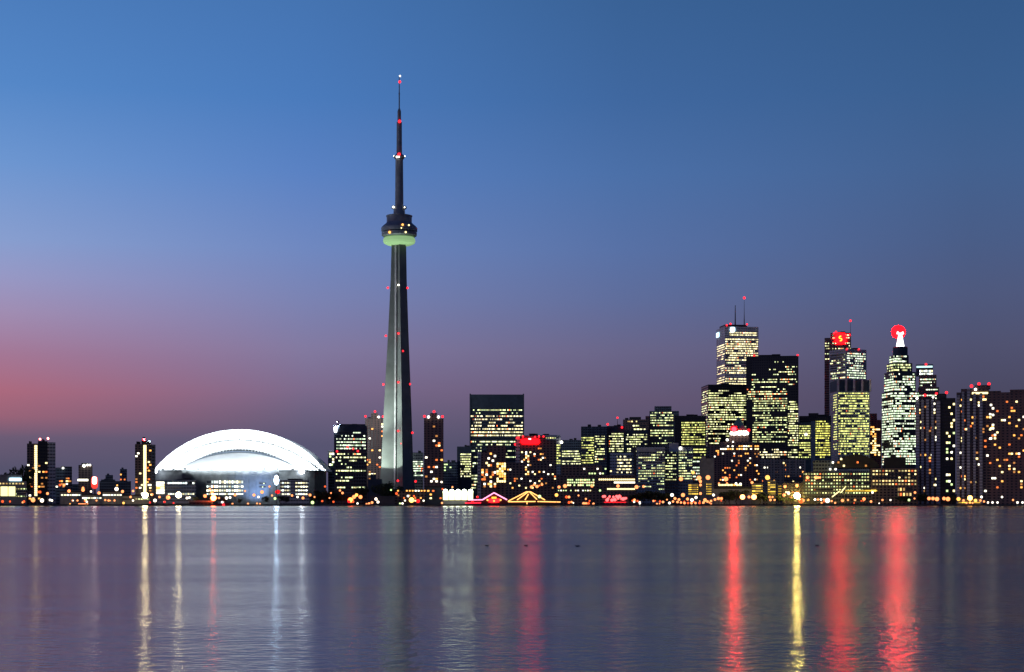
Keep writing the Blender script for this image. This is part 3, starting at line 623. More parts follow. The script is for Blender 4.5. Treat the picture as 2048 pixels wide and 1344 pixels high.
# ------------------------------------------------------------------ mid-ground blocks in front of the financial district
b = Bld('grand_hotel', 'brown chateau style hotel with a floodlit crown and green roof', 2300, 1416)
b.body('brown', 1416, 1520, 890, depth=30); b.body('brown', 1438, 1508, 884, depth=26, fwd=2, name='upper_block'); b.body('brown', 1459, 1499, 871, 884, 20, name='attic')
b.body('brown', 1460.5, 1496.5, 858, 872, 18, name='crown'); b.bands('b_pod', 1461, 1496, 859.5, 871.5, 12, .95); b.data = None
MB().box(b.l(1468) - 4.6, b.l(1468) + 4.6, -.9, -.4, b.z(858.5) - 4, b.z(858.5) + 4.6).build('sign_light_shield', M['steel'], b.root)  # added plate that keeps the red sign's light off the roof
x0, x1 = b.l(1462), b.l(1492); z0, z1, z2 = b.z(858), b.z(842), b.z(834)
rf = MB(); rf.loft([[(x0, 0, z0), (x1, 0, z0), (x1, 18, z0), (x0, 18, z0)], [((x0 + x1) / 2 - 4, 7, z1), ((x0 + x1) / 2 + 4, 7, z1), ((x0 + x1) / 2 + 4, 11, z1), ((x0 + x1) / 2 - 4, 11, z1)], [((x0 + x1) / 2 - .5, 8.5, z2), ((x0 + x1) / 2 + .5, 8.5, z2), ((x0 + x1) / 2 + .5, 9.5, z2), ((x0 + x1) / 2 - .5, 9.5, z2)]])
rf.build('roof', M['copper'], b.root)
MB().ball(1, 10, 6, sz=3.2, sx=3.4).build('red_sign', emat('red_roof_sign', (1, .0006, .001), 300, True), b.root).location = (b.l(1468), -2, b.z(858.5))
MB().ball(1, 10, 6, sz=2.2, sx=2.0).build('red_sign', M['redsoft'], b.root).location = (b.l(1497.5), -2, b.z(861))
for k_ in range(7): link('crown_lamp', BALL['w'], b.root, (b.l(1463 + 5.2 * k_), -1.5, b.z(867 + (k_ % 2))), 0, 2.3)
b.lamp(1454.5, 880, 'w', 2.4, -3); b.lamp(1466, 884, 'w', 1.4, -3)
b.wins(1440, 1518, 890, 901, 17, 2, 24, WIN[:3], 2.2, 1.7, fwd=2); b.wins(1439, 1507, 905, 962, 15, 12, 34, WIN[1:], 1.9, 1.7, fwd=2); b.wins(1508.5, 1519, 905, 962, 3, 10, 9, WIN[1:], 1.9, 1.7); b.wins(1428, 1438, 900, 915, 3, 4, 5, WIN[1:], 1.9, 1.7)
b = Bld('office_block', 'long tan block with a few lit windows below the broad black tower', 2250, 1519); b.body('tan', 1519, 1611, 918); b.body('dark', 1568, 1604, 954, 962, 30, name='porch', fwd=3); b.wins(1522, 1608, 924, 964, 18, 9, 16, WIN, 1.9, 1.8)
for q in range(9): MB().box(b.l(1523 + q * 10) - .9, b.l(1523 + q * 10) + .9, -.8, 0, 0, b.z(920)).build('pier', M['tan'], b.root)
b = Bld('office_block', 'pale concrete office slab with rows of small green lights', 2050, 1273); b.body('grey', 1273, 1330, 894); b.body('pale_plain', 1273, 1313, 896, 901.5, 3, name='parapet', fwd=.6); b.bands('b_mid', 1277, 1329, 902, 981, 5.4, .4); b.body('mech', 1300, 1328, 889, 894, 14, name='penthouse', fwd=-6)
MB().box(b.l(1312), b.l(1313.2), -.8, 0, 0, b.z(896)).build('pier', M['grey'], b.root)
b = Bld('office_block', 'dark blue office wing topped by a pale concrete box', 2080, 1330); b.body('slate', 1330, 1356, 890); b.body('pale_plain', 1338, 1357, 886, 904, 8, name='lift_housing', fwd=1.5); b.bands('b_mid', 1331, 1353, 902, 962, 5.4, .4)
b = Bld('office_block', 'grey office wing under a round white roof lamp', 2100, 1356); b.body('grey', 1356, 1386, 894); b.bands('b_mid', 1358, 1384, 902, 960, 5.4, .42); b.lamp(1361, 896.5, 'w', 2.6, -2)
b = Bld('office_block', 'narrow office with bright greenish rows beside the brown hotel', 2200, 1385); b.body('dark', 1385, 1420, 893); b.bands('b_ygreen', 1387, 1412, 896, 918, 5.5, .5); b.bands('b_cool', 1386, 1400, 920, 962, 6, .5)
b = Bld('concrete_block', 'windowless dull concrete block in front of the brown hotel', 2000, 1399); b.body('conc', 1399, 1428, 917); b.body('conc', 1402, 1412, 913, 917, 8, name='penthouse')
b = Bld('office_block', 'small grey office with warm storeys in front of green lit blocks', 2150, 1220); b.body('grey', 1220, 1268, 906); b.body('dkbrown', 1262, 1272, 895, depth=20, name='stair_core'); b.bands('b_warm', 1234, 1263, 910, 948, 6.2, .5)
b = Bld('warehouse', 'long dark quay building with rows of small bright lamps', 1900, 1114)
b.body('dkbrown', 1114, 1271, 950, depth=40); b.body('dkbrown', 1122, 1205, 930, 950, 20, name='upper_storey', fwd=-10)
b.wins(1134, 1189, 957, 973, 13, 3, 34, [WIN[0], WING[0]], 1.7, 1.5); b.wins(1197, 1270, 956, 962, 18, 1, 18, WIN[:1], 1.7, 1.6); b.wins(1228, 1270, 962, 968, 11, 1, 11, [WIN[2]], 2, 1.6); b.wins(1214, 1270, 975, 981, 14, 1, 14, WIN[:1], 1.8, 1.6); b.wins(1110 + 5, 1183, 978, 984, 14, 1, 11, WING, 1.4, 1.2); b.wins(1150, 1225, 935, 949, 14, 3, 9, WING, 1.8, 1.6, fwd=-10)
for lb, a_, c_, sx_, top in (('parking deck glowing yellow on open floors beneath the concrete block', 1376, 1397, 0, 968), ('small lit deck with amber floors near the brown hotel', 1412, 1424, 0, 966), ('parking deck with pale yellow floors by twin amber lamps', 1503, 1526, 0, 969), ('bright yellow deck stack behind the dark shore trees', 1535, 1552, 0, 963), ('dim orange deck stack beside the brightest yellow lamp', 1555, 1564, 0, 970)):
    b = Bld('parking_deck', lb, 1900, a_); b.body('conc', a_, c_, top - 2); b.bands('b_deck', a_ + 1, c_ - 1, top, 990, 4.8, .5)
b = Bld('warehouse', 'low dark quayside shed behind the row of amber lamps', 1860, 1424); b.body('roof', 1428, 1500, 974); b.body('conc', 1424, 1504, 978, depth=12, name='canopy', fwd=2)
b.wins(1430, 1490, 966, 974, 10, 1, 8, WIN[:2], 2.4, 1.8)
b = Bld('warehouse', 'low brown shed behind the yellow star bright lamp', 1870, 1552); b.body('dkbrown', 1565, 1610, 966); b.wins(1566, 1606, 976, 998, 9, 4, 6, WIN)
# big terminal at the east quay
b = Bld('terminal_building', 'wide quayside terminal with a dark arched roof and gridded lights', 1860, 1606)
b.body('dark', 1606, 1742, 944, depth=46); b.body('slate', 1626, 1668, 921, 944, 36, name='roof_storey', fwd=-2)
pr = []
for i in range(25):
    t = i / 24; pr.append((b.l(1664 + 96 * t), b.z(936 - 27 * sin(pi * t) ** .6)))
MB().prism(pr, 2, 40).build('arched_roof', M['roof'], b.root)
b.bands('b_arcade', 1608, 1740, 945, 989, 6.6, .5)
b.body('dkbrown', 1742, 1836, 937, depth=46, fwd=2, name='east_wing'); b.body('roof', 1770, 1812, 916, 937, 30, name='roof_plant'); b.body('roof', 1782, 1792, 911, 916, 10, name='vent')
b.bands('b_warmgrid', 1744, 1832, 939, 972, 7, .55, fwd=2); b.bands('b_warmgrid', 1796, 1824, 974, 994, 9, .85, fwd=2); b.bands('b_deck', 1690, 1754, 979, 984, 5, .8, fwd=3); b.wins(1630, 1740, 915, 942, 20, 4, 8, WIN, 2, 2, fwd=1)
# twin waterfront apartment slabs at the east edge
def ribbed(lb, Y, x0, x1, top, ribs, dark_to, lit, seed):
    b = Bld('apartment_tower', lb, Y, x0)
    b.body('dkbrown', x0, x1, top)
    for (px, w_, t_) in ribs:
        MB().box(b.l(px - w_ / 2), b.l(px + w_ / 2), -2.2, 0, 0, b.z(t_)).build('balcony_stack', M['ribf'], b.root)
    b.wins(x0 + 1, x1 - 1, top + 6, 985, int((x1 - x0) / 4.2), int((990 - top) / 6.2), lit, WIN, 2.2, 1.9, fwd=.3, wt=(4, 3, 3, 2, 2), seed=seed)
    return b
M['ribf'] = facade('ribbed_balcony_facade', (.5, .5, .55), (.16, .16, .18), fh=3.2, pw=50, gz=.35, gx=1.0)
b = ribbed('ribbed apartment slab with pale balcony stacks below the stepped tower', 1880, 1831, 1880, 799, [(1835, 7.5, 801), (1845, 5, 801), (1855, 5.5, 799), (1865, 5, 800), (1876.5, 8, 803)], 0, 42, 3)
b.body('black', 1880, 1911, 797, name='dark_wing'); b.body('black', 1873, 1893, 788, 800, 14, name='penthouse'); b.wins(1892, 1910, 806, 985, 4, 28, 24, [WIN[0], WIN[2], WING[0]], 2.1, 2.2)
for px, py in ((1850, 790.5), (1873, 788), (1893, 786)): b.lamp(px, py, 'r', 2.2)
b.lamp(1866, 795, 'w', 1.6, -3); b.lamp(1834, 797, 'w', 1.9, -3)
b = ribbed('tall brown apartment slab with balcony stacks and three red beacons', 1840, 1913, 1978, 785, [(1916.5, 6, 791), (1926, 5, 784), (1937, 6, 779), (1949, 5, 787), (1962, 6, 787)], 0, 52, 5)
b.body('brown', 1922, 1978, 778, 785, 18, name='upper_storey'); b.body('brown', 1950, 1981, 771, 778, 14, name='penthouse'); b.wins(1940, 1976, 784, 790, 9, 1, 8, WIN[:1], 2, 2, fwd=.4)
for px, py in ((1943, 772.5), (1958, 768.5), (1978, 769)): b.lamp(px, py, 'r', 2.4)
b.lamp(1951, 779.5, 'w', 1.9, -1)
b = Bld('apartment_tower', 'broad brown apartment slab at the extreme east edge', 1830, 1978); b.body('brown', 1978, 2075, 785, depth=30); b.body('brown', 1978, 2002, 782, 786, 14, name='parapet'); b.body('brown', 2020, 2060, 780, 786, 14, name='penthouse')
b.wins(1980, 1992, 800, 900, 3, 15, 9, [WIN[0], WIN[2]], 2.1, 2.0); b.wins(1978, 2074, 795, 990, 20, 32, 74, WIN, 2.1, 1.8, wt=(3, 4, 2, 3, 2))
b = Bld('pavilion', 'low lit pavilion at the foot of the eastern apartment slabs', 1800, 1915); b.body('conc', 1915, 1962, 997, depth=10); b.body('roof', 1912, 1965, 995, 997, 12, name='roof', fwd=1.5); b.bands('b_deck', 1917, 1960, 1003, 1007, 4, .6)

# ------------------------------------------------------------------ quayside attractions
b = Bld('glass_pavilion', 'long glass pavilion blazing yellow white on the quay', 1790, 885)
b.body('conc', 885, 957, 1001, depth=16, name='plinth'); b.body('roof', 884, 948, 981.5, 983.5, 16, name='roof', fwd=1)
g = emat('blazing_pavilion_glass', (255, 246, 180), 2.6)
for k_ in range(5): MB().box(b.l(886 + 12.2 * k_), b.l(897 + 12.2 * k_), -.2, .1, b.z(1000), b.z(984)).build('glazing', g, b.root)
for k_ in range(6): MB().box(b.l(885.6 + 12.2 * k_) - .3, b.l(885.6 + 12.2 * k_) + .3, -.3, .3, b.z(1001), b.z(983.5)).build('post', M['steel'], b.root)
for k_ in range(5): link('roof_lamp', MB().ball(1).mesh('lens', emat('pavilion_lamp', (240, 255, 225), 22, True)) if k_ == 0 else lampme, b.root, (b.l(891 + 12.5 * k_), -2, b.z(983)), 0, 2.3); lampme = b.root.children[-1].data
neon_p = emat('pink_neon', (255, 150, 190), 2.6); neon_r = emat('red_neon', (255, 40, 60), 2.2); neon_o = emat('orange_neon', (255, 176, 96), 2.8)
b = Bld('gabled_restaurant', 'gabled restaurant outlined in pink and red neon', 1785, 934)
ga = [(934, 1008), (934, 1001), (966, 1000), (988, 986.5), (1014, 1000), (1014, 1008)]
MB().prism([(b.l(x), b.z(y)) for x, y in ga][::-1], 0, 14).build('wall', plain('dark_red_boards', (.12, .02, .02), .7), b.root)
ln = lambda ps, r, m, nm: MB().tube([(b.l(x), -.6, b.z(y)) for x, y in ps], r, 6).build(nm, m, b.root)
ln([(965, 999.5), (988, 985.5), (1014, 999.5)], .75, neon_p, 'neon_tube'); ln([(936, 1000), (966, 999.5)], .6, neon_p, 'neon_tube'); ln([(930, 1006), (962, 1005.5)], .7, neon_r, 'neon_tube')
b.sign(988, 1001, 22, 8, emat('red_lit_porch', (1, .004, .006), 12, True), 'lit_porch', 0); b.sign(988, 995.5, 10, 4, emat('amber_sign', (255, 180, 60), 2), fwd=.8, rnd=False)
for px in (975, 988, 1001): b.lamp(px, 1002 if px == 988 else 1000, 'w', 1.5, -2).data = MB().ball(1).mesh('lens', WIN[1])
b = Bld('lit_marquee', 'marquee tent traced by strings of orange lights', 1785, 1016)
MB().prism([(b.l(x), b.z(y)) for x, y in [(1018, 1008), (1018, 1003), (1053, 985), (1061, 985), (1090, 1001), (1118, 1004), (1118, 1008)]][::-1], 0, 20).build('canopy', plain('dark_canvas', (.06, .04, .035), .8), b.root)
for ps in ([(1016, 1002.5), (1053, 983.5), (1061, 983.5), (1090, 1000)], [(1016, 1003.5), (1071, 1003)], [(1075, 1003), (1121, 1004)], [(1056, 984), (1034, 1000)], [(1059, 984), (1074, 999)], [(1057, 988), (1050, 1000)]):
    ln(ps, .55, neon_o, 'light_string')
ln([(1054, 1002), (1054, 1009)], .5, neon_o, 'light_string')
b = Bld('quay_restaurant', 'low restaurant smothered in pinkish red lights', 1785, 1205)
b.body('dkbrown', 1205, 1256, 994, depth=14); b.body('roof', 1203, 1258, 992, 994, 16, name='roof', fwd=1)
b.bands('redsoft', 1208, 1252, 1003, 1006, 3, .6, fwd=1)
pk = MB().ball(1).mesh('lens', emat('pink_red_bulb', (255, 90, 90), 3.2))
rg = random.Random(4)
for k_ in range(15): link('bulb', pk, b.root, (b.l(1207 + 3.2 * k_ + rg.uniform(-1, 1)), -1.8, b.z(997 + rg.uniform(-5, 5))), 0, rg.uniform(1.0, 1.9))
b = Bld('lit_awning', 'low orange glowing awning beside the big orange lamp', 1785, 378)
b.body('dkbrown', 378, 425, 1003, depth=8); b.body('conc', 376, 427, 1001.5, 1003, 9, name='roof', fwd=1.2); b.bands('b_warmgrid', 379, 424, 1004, 1008, 4, .7, fwd=.2)
b = Bld('boathouse', 'dark boathouse with a row of orange lamps under the tall tower', 1840, 790); b.body('dkbrown', 790, 852, 983); b.body('roof', 788, 854, 981, 983, 26, name='roof', fwd=1.5); b.wins(793, 852, 980, 983, 10, 1, 8, WIN[1:3], 1.7, 1.5, fwd=1.7); b.wins(794, 850, 988, 1004, 10, 3, 7, WIN, 1.7, 1.5)
b = Bld('boathouse', 'grey waterside shed between the tall tower and the glass pavilion', 1840, 852); b.body('mech', 852, 886, 975); b.body('roof', 850, 888, 972, 975, 28, name='roof', fwd=1.5); b.wins(854, 884, 962 + 16, 1000, 6, 3, 5, WIN)
b = Bld('boathouse', 'blue grey waterside hall below the lighting block', 1810, 742); b.body('mech', 742, 790, 996); b.body('mech', 740, 792, 992, 996, 24, name='roof', fwd=1.5)
b = Bld('lit_gangway', 'sloping gangway picked out in white lights at the terminal', 1790, 1664)
MB().tube([(b.l(1664), 0, b.z(994)), (b.l(1678), 0, b.z(983)), (b.l(1682), 0, b.z(985)), (b.l(1690), 0, b.z(975))], .55).build('light_string', WIN[0], b.root)
MB().tube([(b.l(1664), .9, b.z(996)), (b.l(1690), .9, b.z(977))], .8).build('ramp', M['steel'], b.root); MB().tube([(b.l(1690), .9, 0), (b.l(1690), .9, b.z(976))], .6).build('post', M['steel'], b.root)

# ------------------------------------------------------------------ street lamps along the shore
LC = {'a': ((255, 150, 88), 2.3), 'o': ((255, 90, 40), 2.0), 'w': ((255, 240, 215), 3.4), 'r': ((255, 30, 32), 1.8), 'g': ((200, 240, 150), 2.4), 'y': ((255, 178, 84), 2.5)}
LC['c'] = ((255, 232, 176), 3); LC['Y'] = ((255, 222, 112), 3)
LN = {'c': 'golden', 'Y': 'yellow', 'a': 'amber', 'o': 'orange', 'w': 'white', 'r': 'red', 'g': 'greenish', 'y': 'yellow'}
LME = {}
POLE = MB().lathe([(0, .32), (.05, .16), (1, .10)], 6).mesh('pole', M['steel'])
def area(px):
    for lim, nm in ((262, 'the western shop rows'), (420, 'the west foot of the dome'), (660, 'the front of the dome'), (770, 'the dark glass tower'), (886, 'the foot of the tall tower'), (1130, 'the marquee and pavilion'), (1350, 'the long quay building'), (1530, 'the brown hotel'), (1720, 'the quay near the terminal'), (3000, 'the eastern apartment slabs')):
        if px < lim: return nm
def lamp(px, py, c='a', r=1.3, power=0, label=None, Y=None):
    Y = Y or (1776 if py > 1000 else 1782 if py > 985 else 1795)
    z = Z(py, Y)
    if power:
        me = MB().ball(1, 12, 8).mesh('lamp_globe', emat('strong_%s_lamp' % LN[c], LC[c][0], power, True))
    else:
        key = (c,)
        if key not in LME: LME[key] = MB().ball(1).mesh('lamp_globe', emat(LN[c] + '_lamp', LC[c][0], LC[c][1], True))
        me = LME[key]
    size = 'small' if r < 1.3 else 'round' if r < 2 else 'large'
    e = tag(empty('street_lamp', (X(px, Y), Y, G)), label or '%s %s lamp on a pole by %s' % (size, LN[c], area(px)), 'street lamp', 'lamps by ' + area(px))
    link('pole', POLE, e, (0, 0, 0), 0, (1, 1, max(.3, z - G - r * .8)))
    link('globe', me, e, (0, 0, max(r * .6, z - G)), 0, r)
for spec in """66,1000,a,2.6;84,1001,w,2.2;80,984,o,1.5;76,984,o,1.2;95,987,a,1.6;48,1003,o,1.3;5,1003,o,1.5;20,1003,o,1.1;120,970,o,1.4;128,970,a,1.6;138,982,a,1.9;166,980,a,2.0;166,976,a,1.5;182,983,w,1.1;198,986,a,1.8;233,978,w,2.2;245,983,a,1.7;193,1001,a,1.0;217,1001,a,1.2;229,1001,a,1.1;247,1006,y,1.4;261,994,a,1.3;266,1001,w,1.1;266,982,a,1.3;304,989,a,1.5;310,1001,w,1.9;319,994,a,1.3;336,995,a,2.4;158,1009,a,.9;162,1009,a,.9;166,1009,a,.9;170,1009,a,.9;175,1009,a,.9;140,1009,y,.8;171,998,g,1.7;100,1000,w,1.3;104,1001,w,1.2;145,1001,a,1.0;155,1001,a,1.1
300,1005,r,1.1;329,1004,r,1.2;347,1006,r,1.0;374,996,w,1.4;379,995,w,1.2;410,992,a,2.0;424,984,a,1.9;427,973,a,1.2;438,996,a,1.2;453,996,w,1.7;460,995,w,1.4;470,990,a,1.6;508,990,a,1.6;524,984,a,2.0;517,994,w,1.2;544,991,a,1.1;550,997,g,1.5;539,973,a,1.1;584,991,a,1.3;595,994,w,1.2;606,996,a,1.6;620,990,a,1.6;629,994,a,1.0;625,1005,g,1.9;465,1009,a,1.1;496,1009,a,1.2;514,1007,a,1.0;520,1008,a,1.0;650,973,o,1.1;662,986,a,.9;659,996,a,.9;420,978,a,1.2;490,982,a,1.1
680,981,a,1.2;685,986,a,1.4;708,994,a,2.2;721,994,a,2.2;713,990,y,1.9;698,1003,r,1.7;706,1003,o,1.4;752,998,w,1.6;756,1004,w,1.5;738,1007,a,1.3;744,1005,a,1.5;715,1007,w,1.1;733,1008,a,1.0;836,1002,r,2.2;816,992,w,1.3;828,992,o,1.1;805,1007,w,1.2;800,1007,g,1.0;810,1001,w,1.0;793,987,o,1.4;782,980,g,1.0;883,964,w,1.1;885,978,o,1.0;905,974,a,1.0;884,1006,a,1.2;920,984,w,1.3;955,994,r,1.4;945,1003,r,1.4
1113,990,y,2.0;1118,974,a,1.7;1130,972,a,2.2;1063,974,a,1.8;1074,973,a,1.8;1069,969,a,1.5;1084,969,a,1.4;1133,994,o,1.6;1138,994,a,1.5;1138,1005,o,1.4;1143,1004,a,1.2;1167,1007,a,1.5;1172,1008,a,1.6;1177,1007,o,1.4;1187,1009,a,1.3;1079,993,g,1.9;1157,991,a,1.0;1184,972,a,1.6;1236,972,a,1.9;1273,974,a,2.2;1287,973,a,1.5;1200,981,g,1.2;1269,1000,a,1.5;1275,1002,o,1.1;1307,1002,a,1.2;1314,1008,a,1.1;1320,1003,o,1.2;1326,1004,a,1.4;1339,1006,w,1.4;1344,990,w,2.0;1350,997,a,1.6
1362,958,a,2.3;1386,945,y,1.9;1398,956,a,2.7;1416,955,a,2.7;1452,958,a,2.6;1366,990,a,2.3;1401,963,a,1.7;1401,970,a,1.6;1401,987,a,1.6;1410,1000,a,2.0;1427,990,w,1.5;1375,998,a,1.7;1384,1000,w,1.8;1355,1004,a,1.4;1362,1005,a,1.3;1369,1006,a,1.4;1376,1006,o,1.3;1383,1006,a,1.4;1391,1006,a,1.3;1399,1006,o,1.3;1407,1005,a,1.4;1415,1003,a,1.4;1422,1002,a,1.4;1430,999,a,1.5;1437,997,a,1.8;1443,997,a,1.6;1358,999,a,1.5;1346,1003,a,1.3;1392,995,w,1.6;1472,967,w,1.3;1481,968,w,1.4;1454,967,a,1.3;1438,967,a,1.2
1504,965,a,1.6;1498,994,a,1.6;1535,955,y,2.7;1568,990,a,1.8;1577,986,w,1.6;1570,973,a,1.8;1594,971,a,1.9;1602,1002,o,2.6;1606,1001,a,1.9;1615,955,a,2.0;1632,955,a,2.0;1636,955,a,1.5;1640,955,a,1.1;1655,1001,w,2.7;1630,999,w,1.3;1636,999,a,1.2;1642,999,w,1.3;1648,999,a,1.1;1617,1000,a,1.0;1539,994,a,1.3;1545,994,a,1.1;1541,1000,a,1.4;1549,1000,a,1.1;1685,1001,a,1.8;1696,1000,a,1.2;1710,1000,a,1.3
1728,998,a,1.9;1742,1003,a,1.4;1765,1000,a,1.2;1781,1000,w,1.0;1818,1000,g,1.4;1829,997,a,1.0;1745,985,w,1.3;1858,997,a,2.0;1866,997,a,2.0;1874,998,a,2.4;1888,997,a,2.0;1896,998,a,2.5;1917,998,y,2.2;1927,1001,a,1.4;1951,1001,y,1.9;1961,1001,a,1.3;1968,1003,a,1.2;1976,1005,w,1.1;1985,1005,w,1.2;1995,1005,w,1.2;2004,994,w,1.2;2026,1000,a,1.2;2035,1005,w,1.3;2045,1005,w,1.2;1963,994,w,1.4;1940,1005,y,1.2;1933,1006,a,1.0;1945,1006,a,1.0;1830,985,a,1.4""".replace('\n', ';').split(';'):
    v = spec.split(','); lamp(float(v[0]), float(v[1]), v[2], float(v[3]) * .9)
rg = random.Random(21)
for a_, b_, n_, ya, yb in ((1132, 1200, 5, 997, 1008), (1262, 1350, 8, 998, 1008), (1352, 1450, 9, 1000, 1008), (1612, 1760, 9, 997, 1007), (40, 262, 6, 1000, 1008), (640, 690, 3, 1002, 1007)):
    for _ in range(n_): lamp(rg.uniform(a_, b_), rg.uniform(ya, yb), rg.choice('aaoow'), rg.uniform(.6, 1.05))
lamp(290, 990.5, 'c', 2.9, 130, 'largest golden lamp in front of the stair strip tower beside the dome')
lamp(357, 990, 'c', 2.9, 75, 'large golden lamp before the west wing of the dome')
lamp(427, 996, 'o', 2.8, 60, 'large orange lamp by the glowing awning')
lamp(701, 1000, 'o', 2.6, 14, 'large orange red lamp in front of the dark glass tower')
lamp(823, 1000, 'y', 2.6, 6, 'large amber lamp below the tall tower')
lamp(1485, 994, 'a', 2.6, 8, 'westerly one of two big amber lamps before the brown hotel')
lamp(1508, 994, 'a', 2.7, 8, 'easterly one of two big amber lamps before the brown hotel')
lamp(1594, 991.5, 'Y', 3.1, 330, 'brightest lamp of the quay, yellow, west of the terminal')
lamp(1940, 996, 'y', 2.6, 9, 'big yellow lamp before the eastern apartment slabs')

# ------------------------------------------------------------------ trees along the quay
def tree_meshes(seed):
    rg = random.Random(seed); t = MB()
    t.tube([(0, 0, 0), (.1, 0, .2), (0, .05, .45), (.02, 0, .7)], [.045, .035, .025, .01])
    for k in range(5):
        a = rg.uniform(0, 6.28); h = rg.uniform(.25, .5); t.tube([(0, 0, h), (.16 * cos(a), .16 * sin(a), h + .12), (.3 * cos(a), .3 * sin(a), h + .28)], [.018, .012, .005], 5)
    c = MB(); cl = [(rg.gauss(0, .2), rg.gauss(0, .2), rg.uniform(.38, .85), rg.uniform(.12, .22)) for _ in range(14)]
    for _ in range(900):
        x, y, z, r = rg.choice(cl); d = [rg.gauss(0, 1) for _ in range(3)]; q = sqrt(sum(v * v for v in d)); rr = r * rg.uniform(.5, 1.05)
        p = [x + d[0] / q * rr, y + d[1] / q * rr, z + d[2] / q * rr * .8]
        u = [rg.gauss(0, 1) for _ in range(3)]; w_ = [rg.gauss(0, 1) for _ in range(3)]; s_ = .018
        b0 = len(c.v); c.v += [tuple(p[i] + s_ * (u[i] * e + w_[i] * f) for i in range(3)) for e, f in ((-1, -1), (1, -1), (1, 1), (-1, 1))]; c.f.append((b0, b0 + 1, b0 + 2, b0 + 3))
    return t.mesh('trunk', M['bark']), c.mesh('crown', M['leaf'])
TM_ = [tree_meshes(s) for s in (1, 2, 3, 4)]
def tree(px, top, Y, wide, label, group, i):
    h = Z(top, Y) - G; e = tag(empty('tree', (X(px, Y), Y, G), i * 1.7), label, 'tree', group); a, c = TM_[i % 4]
    for nm, me in (('trunk', a), ('crown', c)): link(nm, me, e, (0, 0, 0), 0, (h * wide, h * wide, h))
i = 0
for lb, gp_, Y, wide, L_ in (
    ('dark leafy tree between the dome and the dark glass tower', 'trees east of the dome', 1800, 1.15, ((636, 982), (646, 979), (655, 984), (664, 982), (674, 985), (684, 988), (692, 991), (628, 990))),
    ('dark rounded tree before the pale concrete office slab', 'trees before the concrete slab', 1800, 1.2, ((1264, 988), (1276, 985), (1288, 982), (1300, 980), (1311, 982), (1322, 984), (1333, 988))),
    ('dark rounded tree before the brown hotel', 'trees before the brown hotel', 1805, 1.2, ((1448, 983), (1460, 981), (1474, 979), (1519, 985), (1529, 984), (1560, 988), (1582, 994))),
    ('dark tree by the west foot of the tall tower', 'trees beside the tall tower', 1850, 1.0, ((726, 972), (766, 966), (777, 963), (786, 970))),
    ('dark tree between the terminal and the eastern slabs', 'trees east of the terminal', 1800, 1.2, ((1800, 992), (1812, 991), (1843, 985), (1851, 988), (1902, 990))),
    ('pointed dark tree behind the glowing western terminal', 'trees at the western edge', 1900, .55, ((48, 928), (40, 940), (28, 944), (14, 943))),
    ('small dark tree at the front of the dome', 'small trees before the dome', 1800, 1.1, ((392, 993), (448, 996), (535, 992), (560, 990), (573, 992), (479, 997)))):
    for px, top in L_: tree(px, top, Y, wide, lb, gp_, i); i += 1
rg = random.Random(12); wl = MB()
for k in range(2600):
    px = rg.uniform(-150, 2200); Yw = rg.uniform(2950, 3050); h = rg.uniform(3, 17) * (.7 + .3 * sin(px * .05)); x, s_ = X(px, Yw), rg.uniform(3, 6)
    u = [rg.uniform(-1, 1) for _ in range(6)]; b0 = len(wl.v)
    wl.v += [(x - s_, Yw + u[0] * 2, G + h * .3), (x + s_ * u[1], Yw, G), (x + s_, Yw + u[2] * 2, G + h * .5), (x + s_ * .3 * u[3], Yw, G + h * 1.2)]; wl.f.append((b0, b0 + 1, b0 + 2, b0 + 3))
tag(wl.build('treeline', M['leaf']), 'far dark treeline low behind the city blocks', 'treeline', None, 'stuff')

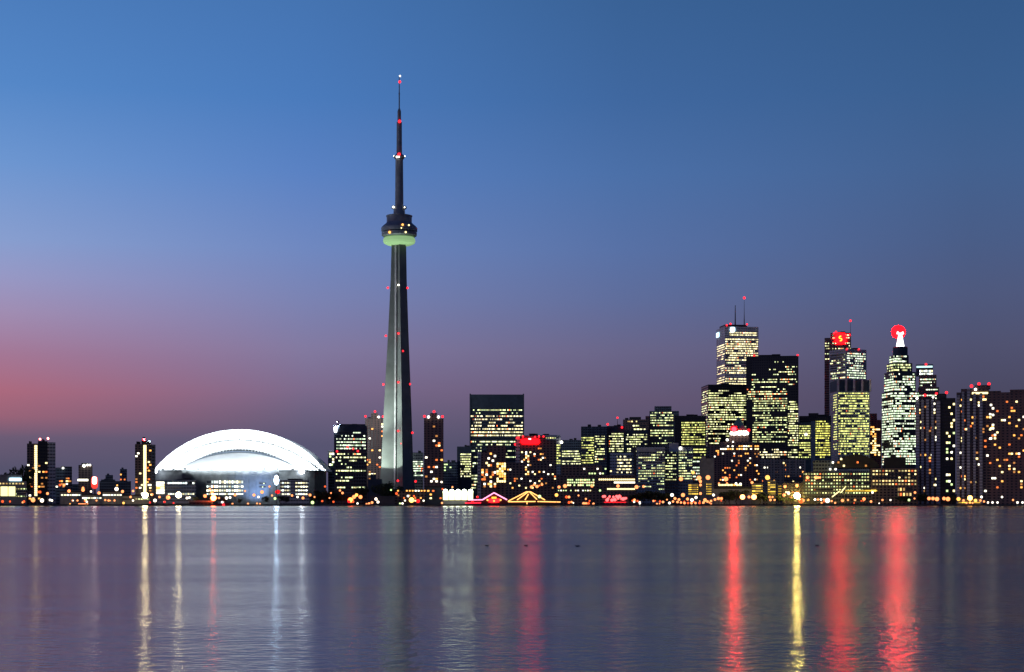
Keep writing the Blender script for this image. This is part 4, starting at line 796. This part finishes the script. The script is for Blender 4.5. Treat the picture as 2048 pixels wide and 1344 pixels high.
# ------------------------------------------------------------------ boats and birds
def boat(px, Y, ln_, label, hullm, lampc):
    e = tag(empty('boat', (X(px, Y), Y, 0)), label, 'boat', 'boats moored off the quay'); w_ = ln_ * .28; h = ln_ * .16
    rg_ = [[(-ln_ / 2 * .96, -w_ / 2 * .9, -.3), (ln_ * .32, -w_ / 2, -.3), (ln_ * .44, 0, -.3), (ln_ * .32, w_ / 2, -.3), (-ln_ / 2 * .96, w_ / 2 * .9, -.3)], [(-ln_ / 2, -w_ / 2, h), (ln_ * .34, -w_ / 2 * 1.1, h * 1.1), (ln_ / 2, 0, h * 1.35), (ln_ * .34, w_ / 2 * 1.1, h * 1.1), (-ln_ / 2, w_ / 2, h)]]
    MB().loft(rg_).build('hull', M[hullm], e); MB().box(-ln_ * .3, ln_ * .15, -w_ * .32, w_ * .32, h, h + ln_ * .15).build('cabin', M['pale_plain'] if lampc else M['dark'], e)
    MB().tube([(0, 0, h + ln_ * .15), (0, 0, h + ln_ * .38)], ln_ * .012).build('mast', M['steel'], e)
    if lampc: o_ = link('cabin_lamp', BALL['w'], e, (0, -w_ * .36, h + ln_ * .1), 0, .9); o_ = link('stern_lamp', BALL['r'], e, (ln_ * .1, -w_ * .55, h * .5), 0, 1.2)
boat(445, 1735, 15, 'red hulled launch with a lit cabin on the water before the dome', 'hull_red', 1)
boat(298, 1740, 7, 'small dark boat just east of the largest golden lamp', 'hull', 0)
boat(308, 1738, 8, 'middle small dark boat of three beside the golden lamp', 'hull', 0)
boat(329, 1736, 7, 'small dark boat nearest the red launch', 'hull', 0)
boat(4, 1740, 9, 'small dark boat at the western edge of the water', 'hull', 0)
def bird(px, py, label, rz):
    Y = CH * F / (py - HY); e = tag(empty('floating_bird', (X(px, Y), Y, 0), rz), label, 'bird', 'birds on the water')
    e.scale = (.85, .85, .6); bd = MB(); pr = [(-.2, .01, .10), (-.15, .045, .085), (-.05, .085, .05), (.06, .085, .045), (.12, .05, .07), (.145, .032, .13), (.155, .03, .17), (.175, .036, .195), (.21, .03, .195), (.235, .008, .188)]
    bd.tube([(x, 0, z) for x, r_, z in pr], [r_ for x, r_, z in pr], 10); bd.build('body', M['bird'], e, True)
bird(1052, 1092, 'dark bird floating on the red light streak', .4)
bird(1155, 1093, 'dark bird floating alone in mid harbour', 2.9)
bird(1634, 1092, 'dark bird floating beside the yellow light streak', 3.3)
bird(974, 1092, 'dark bird floating on the pale pavilion reflection', .2)
